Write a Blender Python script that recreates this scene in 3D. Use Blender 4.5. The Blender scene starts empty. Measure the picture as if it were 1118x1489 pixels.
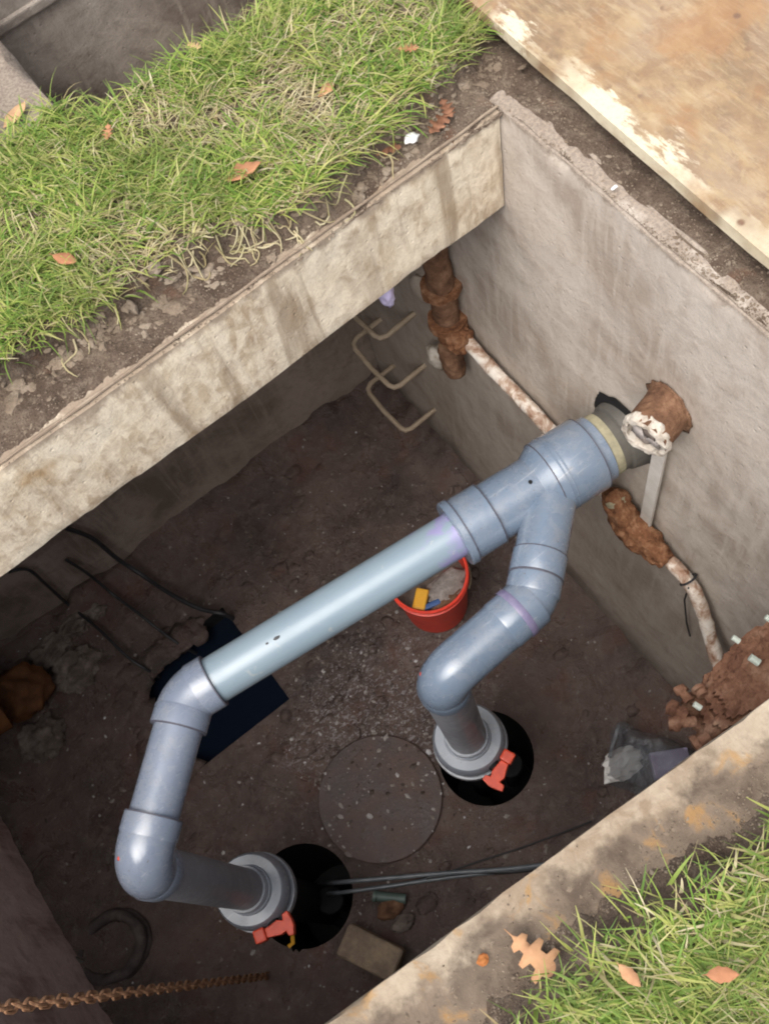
import bpy, bmesh, math, random
from mathutils import Vector, Matrix, Quaternion, noise
random.seed(7)
R_ = math.radians
scene = bpy.context.scene
COL = scene.collection

# ------------------------------------------------------------------ camera
CAM = Vector((0.9986394, 1.31213171, 1.7))
AX = ((-0.7890868, 0.5965022, -0.14672132),      # right
      (0.59949282, 0.69570545, -0.39573007),     # down
      (-0.13397903, -0.40022375, -0.90657077))   # forward
FPX, CX, CY = 1520.0, 559.0, 744.5
cd = bpy.data.cameras.new('camera')
cam = bpy.data.objects.new('camera', cd)
COL.objects.link(cam)
r, d, f = [Vector(a) for a in AX]
m3 = Matrix((r, -d, -f)).transposed()
cam.matrix_world = Matrix.Translation(CAM) @ m3.to_4x4()
cd.sensor_fit = 'HORIZONTAL'
cd.sensor_width = 36.0
cd.lens = FPX / (2 * CX) * 36.0
cd.clip_start = 0.02
cd.clip_end = 2000
scene.camera = cam


def at(u, v, z=None, x=None, y=None):
    """photo pixel -> point of the place on a level or upright plane"""
    dr = r * (u - CX) + d * (v - CY) + f * FPX
    if z is not None: t = (z - CAM.z) / dr.z
    elif x is not None: t = (x - CAM.x) / dr.x
    else: t = (y - CAM.y) / dr.y
    return CAM + dr * t


# ------------------------------------------------------------------ sky, sun, exposure
SUN_EL, SUN_AZ = R_(63), R_(30)       # azimuth: from +x towards +y
w = bpy.data.worlds.new('World'); scene.world = w; w.use_nodes = True
nt = w.node_tree; nt.nodes.clear()
sky = nt.nodes.new('ShaderNodeTexSky'); sky.sky_type = 'NISHITA'; sky.sun_disc = False
sky.sun_elevation = SUN_EL
sky.sun_rotation = math.pi / 2 - SUN_AZ
sky.dust_density = 4.0; sky.air_density = 1.0
bw = nt.nodes.new('ShaderNodeRGBToBW')
mx = nt.nodes.new('ShaderNodeMix'); mx.data_type = 'RGBA'; mx.inputs[0].default_value = 0.62
bg = nt.nodes.new('ShaderNodeBackground'); bg.inputs[1].default_value = 0.15
wo = nt.nodes.new('ShaderNodeOutputWorld')
nt.links.new(sky.outputs[0], bw.inputs[0]); nt.links.new(sky.outputs[0], mx.inputs[6])
nt.links.new(bw.outputs[0], mx.inputs[7]); nt.links.new(mx.outputs[2], bg.inputs[0])
nt.links.new(bg.outputs[0], wo.inputs[0])
sl = bpy.data.lights.new('sun', 'SUN'); sl.energy = 1.5; sl.angle = R_(60); sl.color = (1, .95, .87)
so = bpy.data.objects.new('sun', sl); COL.objects.link(so)
sd = Vector((math.cos(SUN_EL) * math.cos(SUN_AZ), math.cos(SUN_EL) * math.sin(SUN_AZ), math.sin(SUN_EL)))
so.rotation_euler = sd.to_track_quat('Z', 'Y').to_euler(); so.location = sd * 20
vs = scene.view_settings
vs.view_transform = 'Standard'; vs.look = 'None'; vs.gamma = 1.0; vs.exposure = 0.98
vs.use_curve_mapping = False
scene.cycles.filter_width = 2.0
scene.cycles.max_bounces = 10; scene.cycles.diffuse_bounces = 6; scene.cycles.glossy_bounces = 4


# ------------------------------------------------------------------ materials
class NT:
    def __init__(s, name):
        s.m = bpy.data.materials.new(name); s.m.use_nodes = True
        s.t = s.m.node_tree; s.b = s.t.nodes['Principled BSDF']
        s.tc = s.t.nodes.new('ShaderNodeTexCoord')
        s.pos = s.tc.outputs['Object']
    def n(s, k): return s.t.nodes.new(k)
    def l(s, a, b): s.t.links.new(a, b)
    def map(s, sc, src=None):
        q = s.n('ShaderNodeMapping'); q.inputs['Scale'].default_value = sc if isinstance(sc, tuple) else (sc,) * 3
        s.l(src or s.pos, q.inputs[0]); return q.outputs[0]
    def noise(s, sc, det=6, rough=.6, dist=0, src=None):
        q = s.n('ShaderNodeTexNoise'); q.inputs['Scale'].default_value = 1
        q.inputs['Detail'].default_value = det; q.inputs['Roughness'].default_value = rough
        q.inputs['Distortion'].default_value = dist
        s.l(s.map(sc, src), q.inputs[0]); return q.outputs[0]
    def voro(s, sc, feat='F1'):
        q = s.n('ShaderNodeTexVoronoi'); q.feature = feat; q.inputs['Scale'].default_value = 1
        s.l(s.map(sc), q.inputs[0]); return q.outputs[0]
    def ramp(s, fac, stops, interp='LINEAR'):
        q = s.n('ShaderNodeValToRGB'); e = q.color_ramp; e.interpolation = interp
        while len(e.elements) < len(stops): e.elements.new(.5)
        for el, (p, c) in zip(e.elements, stops):
            el.position = p; el.color = (*c, 1) if isinstance(c, tuple) else (c, c, c, 1)
        s.l(fac, q.inputs[0]); return q.outputs[0]
    def mix(s, fac, a, b, mode='MIX'):
        q = s.n('ShaderNodeMix'); q.data_type = 'RGBA'; q.blend_type = mode
        for i, v in ((0, fac), (6, a), (7, b)):
            if isinstance(v, (int, float)): q.inputs[i].default_value = v if i == 0 else (v, v, v, 1)
            elif isinstance(v, tuple): q.inputs[i].default_value = (*v, 1)
            else: s.l(v, q.inputs[i])
        return q.outputs[2]
    def math(s, op, a, b=0.0, clamp=False):
        q = s.n('ShaderNodeMath'); q.operation = op; q.use_clamp = clamp
        for i, v in ((0, a), (1, b)):
            if isinstance(v, (int, float)): q.inputs[i].default_value = v
            else: s.l(v, q.inputs[i])
        return q.outputs[0]
    def xyz(s):
        q = s.n('ShaderNodeSeparateXYZ'); s.l(s.pos, q.inputs[0]); return q.outputs
    def dot(s, v):
        q = s.n('ShaderNodeVectorMath'); q.operation = 'DOT_PRODUCT'
        s.l(s.pos, q.inputs[0]); q.inputs[1].default_value = v; return q.outputs['Value']
    def rng(s, v, a, b):
        q = s.n('ShaderNodeMapRange'); q.interpolation_type = 'SMOOTHSTEP'
        s.l(v, q.inputs[0]); q.inputs[1].default_value = a; q.inputs[2].default_value = b; return q.outputs[0]
    def bump(s, h, strength=.5, dist=.01):
        q = s.n('ShaderNodeBump'); q.inputs['Strength'].default_value = strength; q.inputs['Distance'].default_value = dist
        s.l(h, q.inputs['Height'])
        if s.b.inputs['Normal'].links: s.l(s.b.inputs['Normal'].links[0].from_socket, q.inputs['Normal'])
        s.l(q.outputs[0], s.b.inputs['Normal'])
    def out(s, col, rough=.8, spec=.5):
        for k, v in (('Base Color', col), ('Roughness', rough)):
            i = s.b.inputs[k]
            if isinstance(v, tuple): i.default_value = (*v, 1)
            elif isinstance(v, (int, float)): i.default_value = v
            else: s.l(v, i)
        s.b.inputs['Specular IOR Level'].default_value = spec
        return s.m


def simple(name, c1, c2, sc=20, rough=.6, bump=.2, bdist=.003, spec=.5, c3=None, bsc=None):
    q = NT(name)
    st = [(.3, c1), (.7, c2)] if c3 is None else [(.28, c1), (.5, c2), (.72, c3)]
    n = q.noise(sc, 8, .65)
    c = q.ramp(n, st)
    if bump: q.bump(q.noise(bsc or sc * 3, 6, .6), bump, bdist)
    return q.out(c, rough, spec)


def concrete(name, base, pale, stain, fascia=False, low_shade_dirt=False, smear=False, rimdirt=False):
    q = NT(name)
    big = q.noise(3.2, 8, .62, .4); mid = q.noise(15, 8, .65, .3); fine = q.noise(130, 5, .7)
    streak = q.noise((26, 26, 2.6), 6, .6, .6)
    c = q.ramp(big, [(.38, stain), (.48, base), (.60, pale)])
    c = q.mix(q.ramp(streak, [(.48, 0.0), (.66, .75)]), c, pale)
    c = q.mix(q.ramp(mid, [(.50, 0.0), (.66, .8 if fascia else .5)]), c, stain)
    x, y, z = q.xyz()
    if fascia:
        blot = q.noise((38, 38, 20), 4, .55, .5)
        c = q.mix(q.ramp(blot, [(.44, 0.0), (.60, .7)]), c, tuple(min(1, v * 1.15) for v in pale))
        run = q.noise((9, 9, .9), 5, .6, .5)
        c = q.mix(q.ramp(run, [(.56, 0.0), (.66, .65)]), c, (.25, .175, .11))
        c = q.mix(q.ramp(q.noise(4.5, 4, .5), [(.66, 0.0), (.74, .55)]), c, (.33, .17, .04))
    if low_shade_dirt:
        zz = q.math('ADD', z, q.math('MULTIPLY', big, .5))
        c = q.mix(q.rng(zz, -.75, -1.15), c, q.mix(.30, c, (.17, .15, .13)))  # recess shadow of the lower wall put into the colour by height
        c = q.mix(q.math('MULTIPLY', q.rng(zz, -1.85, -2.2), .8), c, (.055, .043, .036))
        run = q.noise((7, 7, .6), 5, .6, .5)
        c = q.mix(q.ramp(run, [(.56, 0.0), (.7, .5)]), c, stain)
    c = q.mix(q.ramp(fine, [(.3, .32), (.52, 0.0)]), c, stain)
    if fascia:      # dirt lying on the upper face and along the lip
        zz = q.math('ADD', z, q.math('MULTIPLY', q.math('SUBTRACT', mid, .5), .10))
        c = q.mix(q.rng(zz, -.030, .006), c, q.ramp(mid, [(.4, (.17, .12, .085)), (.6, (.30, .235, .175))]))
    if smear:
        yy = q.math('ADD', q.math('ADD', y, q.math('MULTIPLY', x, .061)), q.math('MULTIPLY', q.math('SUBTRACT', q.noise(9, 7, .65), .5), .22))
        c = q.mix(q.math('MULTIPLY', q.rng(yy, 1.258, 1.305), .94), c, q.ramp(mid, [(.38, (.075, .053, .038)), (.6, (.17, .127, .092))]))
        c = q.mix(q.ramp(q.noise(15, 6, .6, .5), [(.57, 0.0), (.66, .55)]), c, (.34, .18, .05))
    if rimdirt:
        zz = q.math('ADD', z, q.math('MULTIPLY', q.math('SUBTRACT', mid, .5), .08))
        c = q.mix(q.math('MULTIPLY', q.rng(zz, -.022, .0), .8), c, q.ramp(fine, [(.4, (.17, .13, .10)), (.6, (.285, .23, .18))]))
    q.bump(mid, .5, .012); q.bump(fine, .35, .003)
    pits = q.ramp(q.voro(34), [(.05, 0.0), (.16, 1.0)])
    q.bump(pits, .4, .004)
    return q.out(c, q.ramp(mid, [(.3, .75), (.7, .92)]), .3)


M = {}
M['fascia'] = concrete('concrete_edge', (.61, .495, .355), (.73, .64, .50), (.39, .285, .19), fascia=True)
M['wall'] = concrete('concrete_wall', (.43, .37, .315), (.51, .45, .39), (.33, .27, .22), low_shade_dirt=True, rimdirt=True)
M['wall_dim'] = concrete('concrete_inner', (.25, .20, .17), (.32, .265, .225), (.16, .125, .10), low_shade_dirt=False)
M['wall_left'] = concrete('concrete_pinkish', (.64, .50, .46), (.74, .60, .56), (.38, .27, .24))
M['kerb'] = concrete('concrete_kerb', (.315, .25, .18), (.40, .33, .245), (.23, .17, .115), smear=True)
M['pit2'] = concrete('concrete_pit', (.24, .205, .175), (.32, .28, .24), (.14, .113, .093), rimdirt=True)

q = NT('soil')
n1 = q.noise(7, 8, .65); n2 = q.noise(45, 8, .7); n3 = q.noise(190, 4, .6)
c = q.ramp(n1, [(.3, (.075, .05, .036)), (.5, (.135, .097, .072)), (.7, (.23, .175, .13))])
c = q.mix(q.ramp(n2, [(.5, 0.0), (.68, .55)]), c, (.31, .25, .19))
c = q.mix(q.ramp(q.noise(11, 4, .5), [(.62, 0.0), (.72, .5)]), c, (.17, .075, .04))
c = q.mix(q.ramp(n3, [(.3, .5), (.5, 0.0)]), c, (.04, .028, .02))
q.bump(n2, .9, .02); q.bump(n3, .6, .005)
M['soil'] = q.out(c, .93, .2)

q = NT('clod')
c = q.ramp(q.noise(12, 7, .65), [(.3, (.12, .085, .06)), (.5, (.22, .17, .125)), (.7, (.36, .30, .235))])
q.bump(q.noise(70, 6, .7), .8, .01)
M['clod'] = q.out(c, .95, .2)

q = NT('pit_mud')
n1 = q.noise(2.6, 8, .65, .3); n2 = q.noise(22, 8, .7, .4); n3 = q.noise(120, 5, .65)
c = q.ramp(n1, [(.3, (.052, .038, .034)), (.5, (.108, .073, .063)), (.7, (.17, .118, .10))])
c = q.mix(q.ramp(n2, [(.5, 0.0), (.7, .6)]), c, (.19, .15, .13))
c = q.mix(q.ramp(q.noise(5, 5, .6), [(.56, 0.0), (.66, .6)]), c, (.12, .056, .042))
c = q.mix(q.ramp(n3, [(.62, 0.0), (.72, .6)]), c, (.34, .31, .29))
q.bump(n2, .8, .03); q.bump(n3, .7, .008)
x, y, z = q.xyz()
d2 = q.math('ADD', q.math('POWER', q.math('MULTIPLY', q.math('SUBTRACT', x, .93), 1.5), 2.0), q.math('POWER', q.math('MULTIPLY', q.math('SUBTRACT', y, .22), 1.9), 2.0))
d2 = q.math('ADD', d2, q.math('MULTIPLY', q.math('SUBTRACT', q.noise(4, 6, .65, .8), .5), 1.6))
silt = q.rng(d2, .62, .08)
dots = q.ramp(q.noise((55, 90, 60), 5, .65, .8), [(.53, 0.0), (.61, .75)])
c = q.mix(q.math('MULTIPLY', silt, dots), c, (.36, .34, .345))
wet = q.math('SUBTRACT', q.ramp(q.noise(3.1, 6, .65, .8), [(.44, .66), (.56, .16)]), q.math('MULTIPLY', silt, .22), True)
M['mud'] = q.out(c, wet, .6)

q = NT('cover_disc_rust')
n1 = q.noise(7, 8, .65); n2 = q.noise(70, 6, .7)
c = q.ramp(n1, [(.3, (.038, .026, .024)), (.5, (.082, .053, .046)), (.65, (.135, .092, .08))])
c = q.mix(q.ramp(n2, [(.6, 0.0), (.7, .6)]), c, (.26, .24, .22))
q.bump(n2, .6, .006)
M['disc'] = q.out(c, q.ramp(n1, [(.4, .35), (.6, .75)]), .5)


def blade_mat(name, stops, tr):
    q = NT(name)
    g = q.n('ShaderNodeNewGeometry')
    c = q.ramp(g.outputs['Random Per Island'], stops)
    c = q.mix(q.ramp(q.noise(6, 4, .6), [(.35, .5), (.6, 0.0)]), c, (.20, .21, .07))
    m = q.out(c, .55, .35)
    ts = q.n('ShaderNodeBsdfTranslucent'); q.l(c, ts.inputs[0])
    ms = q.n('ShaderNodeMixShader'); ms.inputs[0].default_value = tr
    q.l(q.b.outputs[0], ms.inputs[1]); q.l(ts.outputs[0], ms.inputs[2])
    q.l(ms.outputs[0], q.t.nodes['Material Output'].inputs[0])
    return m
M['grass'] = blade_mat('grass_blades', [(0, (.08, .16, .025)), (.3, (.18, .31, .05)), (.58, (.31, .42, .08)),
                                        (.8, (.45, .47, .13)), (1, (.58, .53, .25))], .35)
M['straw'] = blade_mat('dry_straw', [(0, (.30, .23, .12)), (.5, (.46, .38, .22)), (1, (.58, .51, .34))], .15)


def pvc(name, c1, c2, rough=.2):
    q = NT(name)
    n = q.noise(5, 6, .6); fine = q.noise(60, 5, .6)
    c = q.ramp(n, [(.3, c1), (.7, c2)])
    c = q.mix(q.ramp(q.noise(14, 6, .65, .5), [(.58, 0.0), (.75, .35)]), c, (.20, .18, .17))
    g = q.n('ShaderNodeNewGeometry'); sx = q.n('ShaderNodeSeparateXYZ'); q.l(g.outputs['Normal'], sx.inputs[0])
    dust = q.math('MULTIPLY', q.rng(sx.outputs[2], .1, .95), q.ramp(q.noise(22, 8, .7, .3), [(.44, 0.0), (.70, .26)]))
    c = q.mix(dust, c, (.30, .28, .265))
    c = q.mix(q.ramp(q.noise((150, 150, 150), 3, .5), [(.68, 0.0), (.72, .7)]), c, (.10, .08, .065))
    scr = q.noise((9, 160, 60), 4, .6, .2)
    c = q.mix(q.ramp(scr, [(.64, 0.0), (.70, .4)]), c, (.42, .44, .47))
    q.bump(q.noise(25, 3, .5), .06, .004); q.bump(scr, .05, .002)
    q.b.inputs['Coat Weight'].default_value = .8
    q.l(q.ramp(q.noise(22, 8, .7, .3), [(.4, .12), (.68, .42)]), q.b.inputs['Coat Roughness'])
    return q, c, q.ramp(q.noise(18, 6, .6), [(.3, rough), (.75, rough + .22)])
q, c, rg = pvc('pvc_grey', (.122, .165, .228), (.15, .195, .262)); M['pvc'] = q.out(c, rg, .5)
q, c, rg = pvc('pvc_lilac_grey', (.152, .187, .25), (.185, .218, .285)); M['pvc_lilac'] = q.out(c, rg, .5)
q, c, rg = pvc('pvc_dull', (.20, .212, .245), (.265, .278, .31), .42); q.b.inputs['Coat Weight'].default_value = .15; M['pvc_dull'] = q.out(c, rg, .4)
q, c, rg = pvc('pvc_union', (.20, .23, .28), (.26, .29, .34), .36); M['union'] = q.out(c, rg, .5)
M['pvc_dark'] = simple('joint_shadow_grime', (.05, .052, .07), (.09, .09, .115), 60, .6, .1)
M['primer'] = simple('purple_primer', (.13, .105, .21), (.20, .19, .28), 60, .35, .1)
M['rubber'] = simple('rubber', (.055, .053, .050), (.115, .106, .09), 12, .6, .15)
M['black'] = simple('black_plastic', (.005, .005, .006), (.011, .011, .012), 14, .75, .1, spec=.25)
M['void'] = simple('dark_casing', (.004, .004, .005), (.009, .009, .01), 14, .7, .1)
M['beige'] = simple('beige_grout', (.20, .18, .12), (.36, .33, .22), 30, .8, .4)
M['red'] = simple('orange_red_plastic', (.55, .05, .02), (.76, .085, .032), 30, .45, .2)
M['bucket'] = simple('red_plastic', (.62, .04, .024), (.80, .06, .032), 9, .36, .12, c3=(.66, .055, .034))
M['yellow'] = simple('yellow_plastic', (.75, .36, .02), (.82, .44, .04), 20, .5, .1)
M['blue'] = simple('blue_plastic', (.03, .08, .24), (.06, .13, .33), 20, .5, .1)
M['rag'] = simple('dirty_rag', (.16, .135, .12), (.42, .38, .36), 22, .9, .6, .01)
M['rust'] = simple('rust', (.075, .032, .018), (.19, .085, .042), 34, .92, 1.0, .012, .2, (.34, .20, .12), 70)
M['rust_dark'] = simple('dark_rust', (.07, .035, .022), (.16, .085, .05), 22, .9, .8, .01, .2, (.27, .16, .10), 60)
q = NT('scaled_pipe')
n = q.noise(24, 7, .65, .4)
c = q.ramp(n, [(.34, (.22, .11, .065)), (.47, (.42, .31, .24)), (.56, (.62, .55, .48)), (.7, (.72, .68, .62))])
q.bump(q.noise(90, 6, .7), .7, .006); M['scale'] = q.out(c, .85, .2)
M['white'] = simple('chalky_white', (.26, .19, .13), (.48, .43, .37), 30, .9, .7, .008, .2, (.60, .56, .50), 60)
M['whitebar'] = simple('white_bar', (.46, .42, .37), (.64, .61, .57), 10, .7, .2)
M['rust_mud'] = simple('muddy_rubber', (.035, .028, .026), (.075, .06, .055), 20, .8, .5, .006, .3, (.13, .11, .10), 50)
M['rust_pale'] = simple('pale_rust', (.08, .034, .022), (.22, .11, .068), 15, .92, 1.0, .014, .2, (.38, .24, .165), 55)
M['bolt'] = simple('pale_green_bolt', (.45, .52, .45), (.66, .70, .62), 30, .6, .3)
M['brick'] = simple('worn_brick', (.16, .115, .085), (.25, .19, .14), 16, .92, .8, .01, .2, (.40, .31, .20), 70)
M['stone'] = simple('grey_rubble', (.065, .05, .043), (.13, .105, .09), 16, .92, .8, .012, .2, (.24, .205, .18), 50)
M['cable'] = simple('black_cable', (.012, .012, .014), (.03, .03, .034), 20, .5, .1)
M['cable_grey'] = simple('grey_cable', (.10, .115, .13), (.17, .19, .205), 20, .32, .1)
M['chain'] = simple('rusty_chain', (.13, .06, .03), (.27, .14, .075), 40, .8, .6, .003, .4, (.38, .23, .13))
M['rung'] = simple('rung_steel', (.25, .19, .13), (.40, .32, .235), 20, .7, .4, .003)
M['orange'] = simple('orange_clay', (.05, .027, .017), (.125, .055, .024), 9, .85, .5, .006, .2, (.21, .09, .032))
M['pebble_orange'] = simple('orange_pebble', (.26, .075, .018), (.36, .13, .03), 60, .8, .3)
M['lavender'] = simple('lavender_card', (.42, .36, .58), (.55, .50, .68), 9, .5, .1)
M['scrap'] = simple('white_scrap', (.70, .68, .66), (.8, .79, .77), 9, .7, .1)
M['pipe_green'] = simple('green_hose', (.06, .10, .09), (.10, .14, .12), 12, .5, .2)

q = NT('leaf')
oi = q.n('ShaderNodeObjectInfo')
c = q.ramp(oi.outputs['Random'], [(0, (.36, .16, .08)), (.5, (.46, .25, .13)), (1, (.54, .34, .19))])
c = q.mix(q.ramp(q.noise(40, 6, .6), [(.45, 0.0), (.7, .5)]), c, (.28, .13, .07))
q.bump(q.noise(80, 4, .5), .4, .004); M['leaf'] = q.out(c, .75, .3)
q = NT('brown_leaf')
c = q.ramp(q.noise(30, 6, .6), [(.35, (.13, .055, .03)), (.65, (.27, .13, .075))])
q.bump(q.noise(80, 4, .5), .4, .004); M['leaf_brown'] = q.out(c, .7, .3)

q = NT('hatch_water')
q.b.inputs['IOR'].default_value = 1.33
q.bump(q.noise(9, 3, .5), .15, .01); M['water'] = q.out((.006, .010, .020), .12, .5)

q = NT('bag_film')
c = q.ramp(q.noise(14, 5, .6), [(.35, (.10, .115, .14)), (.7, (.30, .32, .35))])
q.bump(q.noise(22, 5, .6, 1.0), .8, .02)
m = q.out(c, .10, 1.0)
tb = q.n('ShaderNodeBsdfTransparent'); ms = q.n('ShaderNodeMixShader'); ms.inputs[0].default_value = .5
q.l(q.b.outputs[0], ms.inputs[1]); q.l(tb.outputs[0], ms.inputs[2])
q.l(ms.outputs[0], q.t.nodes['Material Output'].inputs[0]); M['film'] = m

q = NT('cover_plate_tan')
n1 = q.noise(5.5, 8, .62, .6); n2 = q.noise(20, 8, .65, .5); n3 = q.noise(100, 6, .7)
c = q.ramp(n1, [(.36, (.19, .13, .080)), (.46, (.265, .18, .105)), (.54, (.315, .22, .127)), (.64, (.37, .275, .17))])
c = q.mix(q.ramp(n2, [(.5, 0.0), (.6, .6)]), c, (.21, .13, .078))
c = q.mix(q.ramp(q.noise(6, 7, .62, .3), [(.50, 0.0), (.62, .55)]), c, (.24, .17, .12))
c = q.mix(q.ramp(q.noise((26, 9, 9), 8, .68, .4), [(.52, 0.0), (.66, .6)]), c, (.38, .28, .15))
c = q.mix(q.ramp(q.noise((70, 14, 14), 6, .7, .2), [(.5, 0.0), (.68, .45)]), c, (.44, .35, .23))
x, y, z = q.xyz()
edge = q.math('ADD', x, q.math('MULTIPLY', q.noise((16, 5, 5), 8, .7), .30))
edge2 = q.rng(edge, .022, .045)
gap = q.ramp(q.noise((3, 4.5, 3), 3, .5), [(.38, 0.0), (.5, 1.0)])
c = q.mix(q.math('MULTIPLY', edge2, gap), c, (.60, .53, .39))
c = q.mix(q.ramp(q.noise(4.2, 7, .65, .5), [(.52, 0.0), (.62, .55)]), c, (.31, .165, .075))
spots = q.ramp(q.voro(17), [(.09, 1.0), (.17, 0.0)])
sg = q.ramp(q.noise(7, 2, .5), [(.5, 0.0), (.56, 1.0)])
c = q.mix(q.math('MULTIPLY', spots, sg), c, (.17, .10, .065))
c = q.mix(q.ramp(n3, [(.3, .3), (.5, 0.0)]), c, (.30, .20, .12))
q.bump(n2, .35, .006); q.bump(n3, .3, .002)
M['plate'] = q.out(c, .7, .3)


# ------------------------------------------------------------------ mesh helpers
def link(o, parent=None):
    COL.objects.link(o)
    if parent: o.parent = parent
    return o


def mesh(name, V, F, mat, parent=None, smooth=False, mats=None, mi=None):
    me = bpy.data.meshes.new(name)
    me.from_pydata([tuple(v) for v in V], [], F)
    for mm in (mats or [M[mat]]): me.materials.append(mm)
    if mi: me.polygons.foreach_set('material_index', mi)
    if smooth: me.polygons.foreach_set('use_smooth', [True] * len(F))
    me.update()
    return link(bpy.data.objects.new(name, me), parent)


def autosmooth(o, ang=40):
    bm = bmesh.new(); bm.from_mesh(o.data)
    for e in bm.edges:
        if len(e.link_faces) == 2 and e.calc_face_angle(0) > R_(ang): e.smooth = False
    bm.to_mesh(o.data); bm.free(); return o


def tag(o, label=None, cat=None, group=None, kind=None):
    if label: o['label'] = label
    if cat: o['category'] = cat
    if group: o['group'] = group
    if kind: o['kind'] = kind
    return o


def thing(name, label, cat, loc=(0, 0, 0), group=None):
    o = bpy.data.objects.new(name, None); o.location = loc; o.empty_display_size = .05
    COL.objects.link(o); return tag(o, label, cat, group)


def put(o, root):
    """parent while keeping world coordinates (root only translated)"""
    o.parent = root; o.matrix_parent_inverse = Matrix.Translation(-Vector(root.location)); return o


def roughen(o, amp, freq, lacks=5):
    for v_ in o.data.vertices:
        c_ = v_.co; k = noise.fractal(c_ * freq, 1.0, 2.1, lacks); v_.co = c_ + v_.normal * (k * amp) + noise.noise_vector(c_ * freq * 1.7) * amp * .35
    o.data.update(); return o


class MB:
    def __init__(s): s.V = []; s.F = []
    def add(s, V, F):
        b = len(s.V); s.V += [Vector(v) for v in V]; s.F += [tuple(i + b for i in f) for f in F]
    def frames(s, P):
        T = []
        for i in range(len(P)):
            a = P[max(0, i - 1)]; b = P[min(len(P) - 1, i + 1)]; T.append((b - a).normalized())
        u = T[0].orthogonal().normalized(); out = []
        for i, t in enumerate(T):
            if i: u = (T[i - 1].rotation_difference(t) @ u)
            u = (u - t * u.dot(t)).normalized(); out.append((u, t.cross(u)))
        return out
    def tube(s, P, rad, seg=20, cap=True, jit=0):
        P = [Vector(p) for p in P]
        if not isinstance(rad, (list, tuple)): rad = [rad] * len(P)
        V = []; F = []
        for (u, v), p, rr in zip(s.frames(P), P, rad):
            for k in range(seg):
                a = 2 * math.pi * k / seg
                q_ = rr * (1 + (jit * noise.noise(p * 30 + Vector((k * .7, 0, 0))) if jit else 0))
                V.append(p + (u * math.cos(a) + v * math.sin(a)) * q_)
        for i in range(len(P) - 1):
            for k in range(seg):
                k2 = (k + 1) % seg
                F.append((i * seg + k, i * seg + k2, (i + 1) * seg + k2, (i + 1) * seg + k))
        if cap:
            F.append(tuple(range(seg - 1, -1, -1))); F.append(tuple((len(P) - 1) * seg + k for k in range(seg)))
        s.add(V, F)
    def lathe(s, o, ax, prof, seg=40, capa=True, capb=True):
        """profile of (distance along axis, radius)"""
        o = Vector(o); ax = Vector(ax).normalized(); u = ax.orthogonal().normalized(); v = ax.cross(u)
        V = []; F = []
        for h, rr in prof:
            for k in range(seg):
                a = 2 * math.pi * k / seg
                V.append(o + ax * h + (u * math.cos(a) + v * math.sin(a)) * rr)
        for i in range(len(prof) - 1):
            for k in range(seg):
                k2 = (k + 1) % seg
                F.append((i * seg + k, i * seg + k2, (i + 1) * seg + k2, (i + 1) * seg + k))
        if capa: F.append(tuple(range(seg - 1, -1, -1)))
        if capb: F.append(tuple((len(prof) - 1) * seg + k for k in range(seg)))
        s.add(V, F)
    def box(s, c, sx, sy, sz, rot=None):
        c = Vector(c); V = []
        for i in (-1, 1):
            for j in (-1, 1):
                for k in (-1, 1):
                    p = Vector((i * sx / 2, j * sy / 2, k * sz / 2)); V.append(c + (rot @ p if rot else p))
        s.add(V, [(0, 1, 3, 2), (4, 6, 7, 5), (0, 4, 5, 1), (2, 3, 7, 6), (0, 2, 6, 4), (1, 5, 7, 3)])
    def build(s, name, mat, parent=None, smooth=True, ang=40):
        o = mesh(name, s.V, s.F, mat, None, smooth)
        if smooth: autosmooth(o, ang)
        if parent: put(o, parent)
        return o


def lump_data(rad, sub, amp, sc, seed, squash=(1, 1, 1)):
    bm = bmesh.new(); bmesh.ops.create_icosphere(bm, subdivisions=sub, radius=1)
    off = Vector((seed * 3.7, seed * 1.9, seed * .77)); V = []
    for v in bm.verts:
        n = v.co.normalized(); k = 1 + amp * (noise.noise(n * sc + off) + .5 * noise.noise(n * sc * 2.3 + off))
        V.append(Vector((n.x * k * rad * squash[0], n.y * k * rad * squash[1], n.z * k * rad * squash[2])))
    F = [tuple(v.index for v in f_.verts) for f_ in bm.faces]; bm.free(); return V, F


def bevel(o, w_=.004, seg=2):
    bm = bmesh.new(); bm.from_mesh(o.data)
    bmesh.ops.bevel(bm, geom=[e for e in bm.edges], offset=w_, segments=seg, affect='EDGES', profile=.6)
    bm.to_mesh(o.data); bm.free(); o.data.update(); return o


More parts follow.
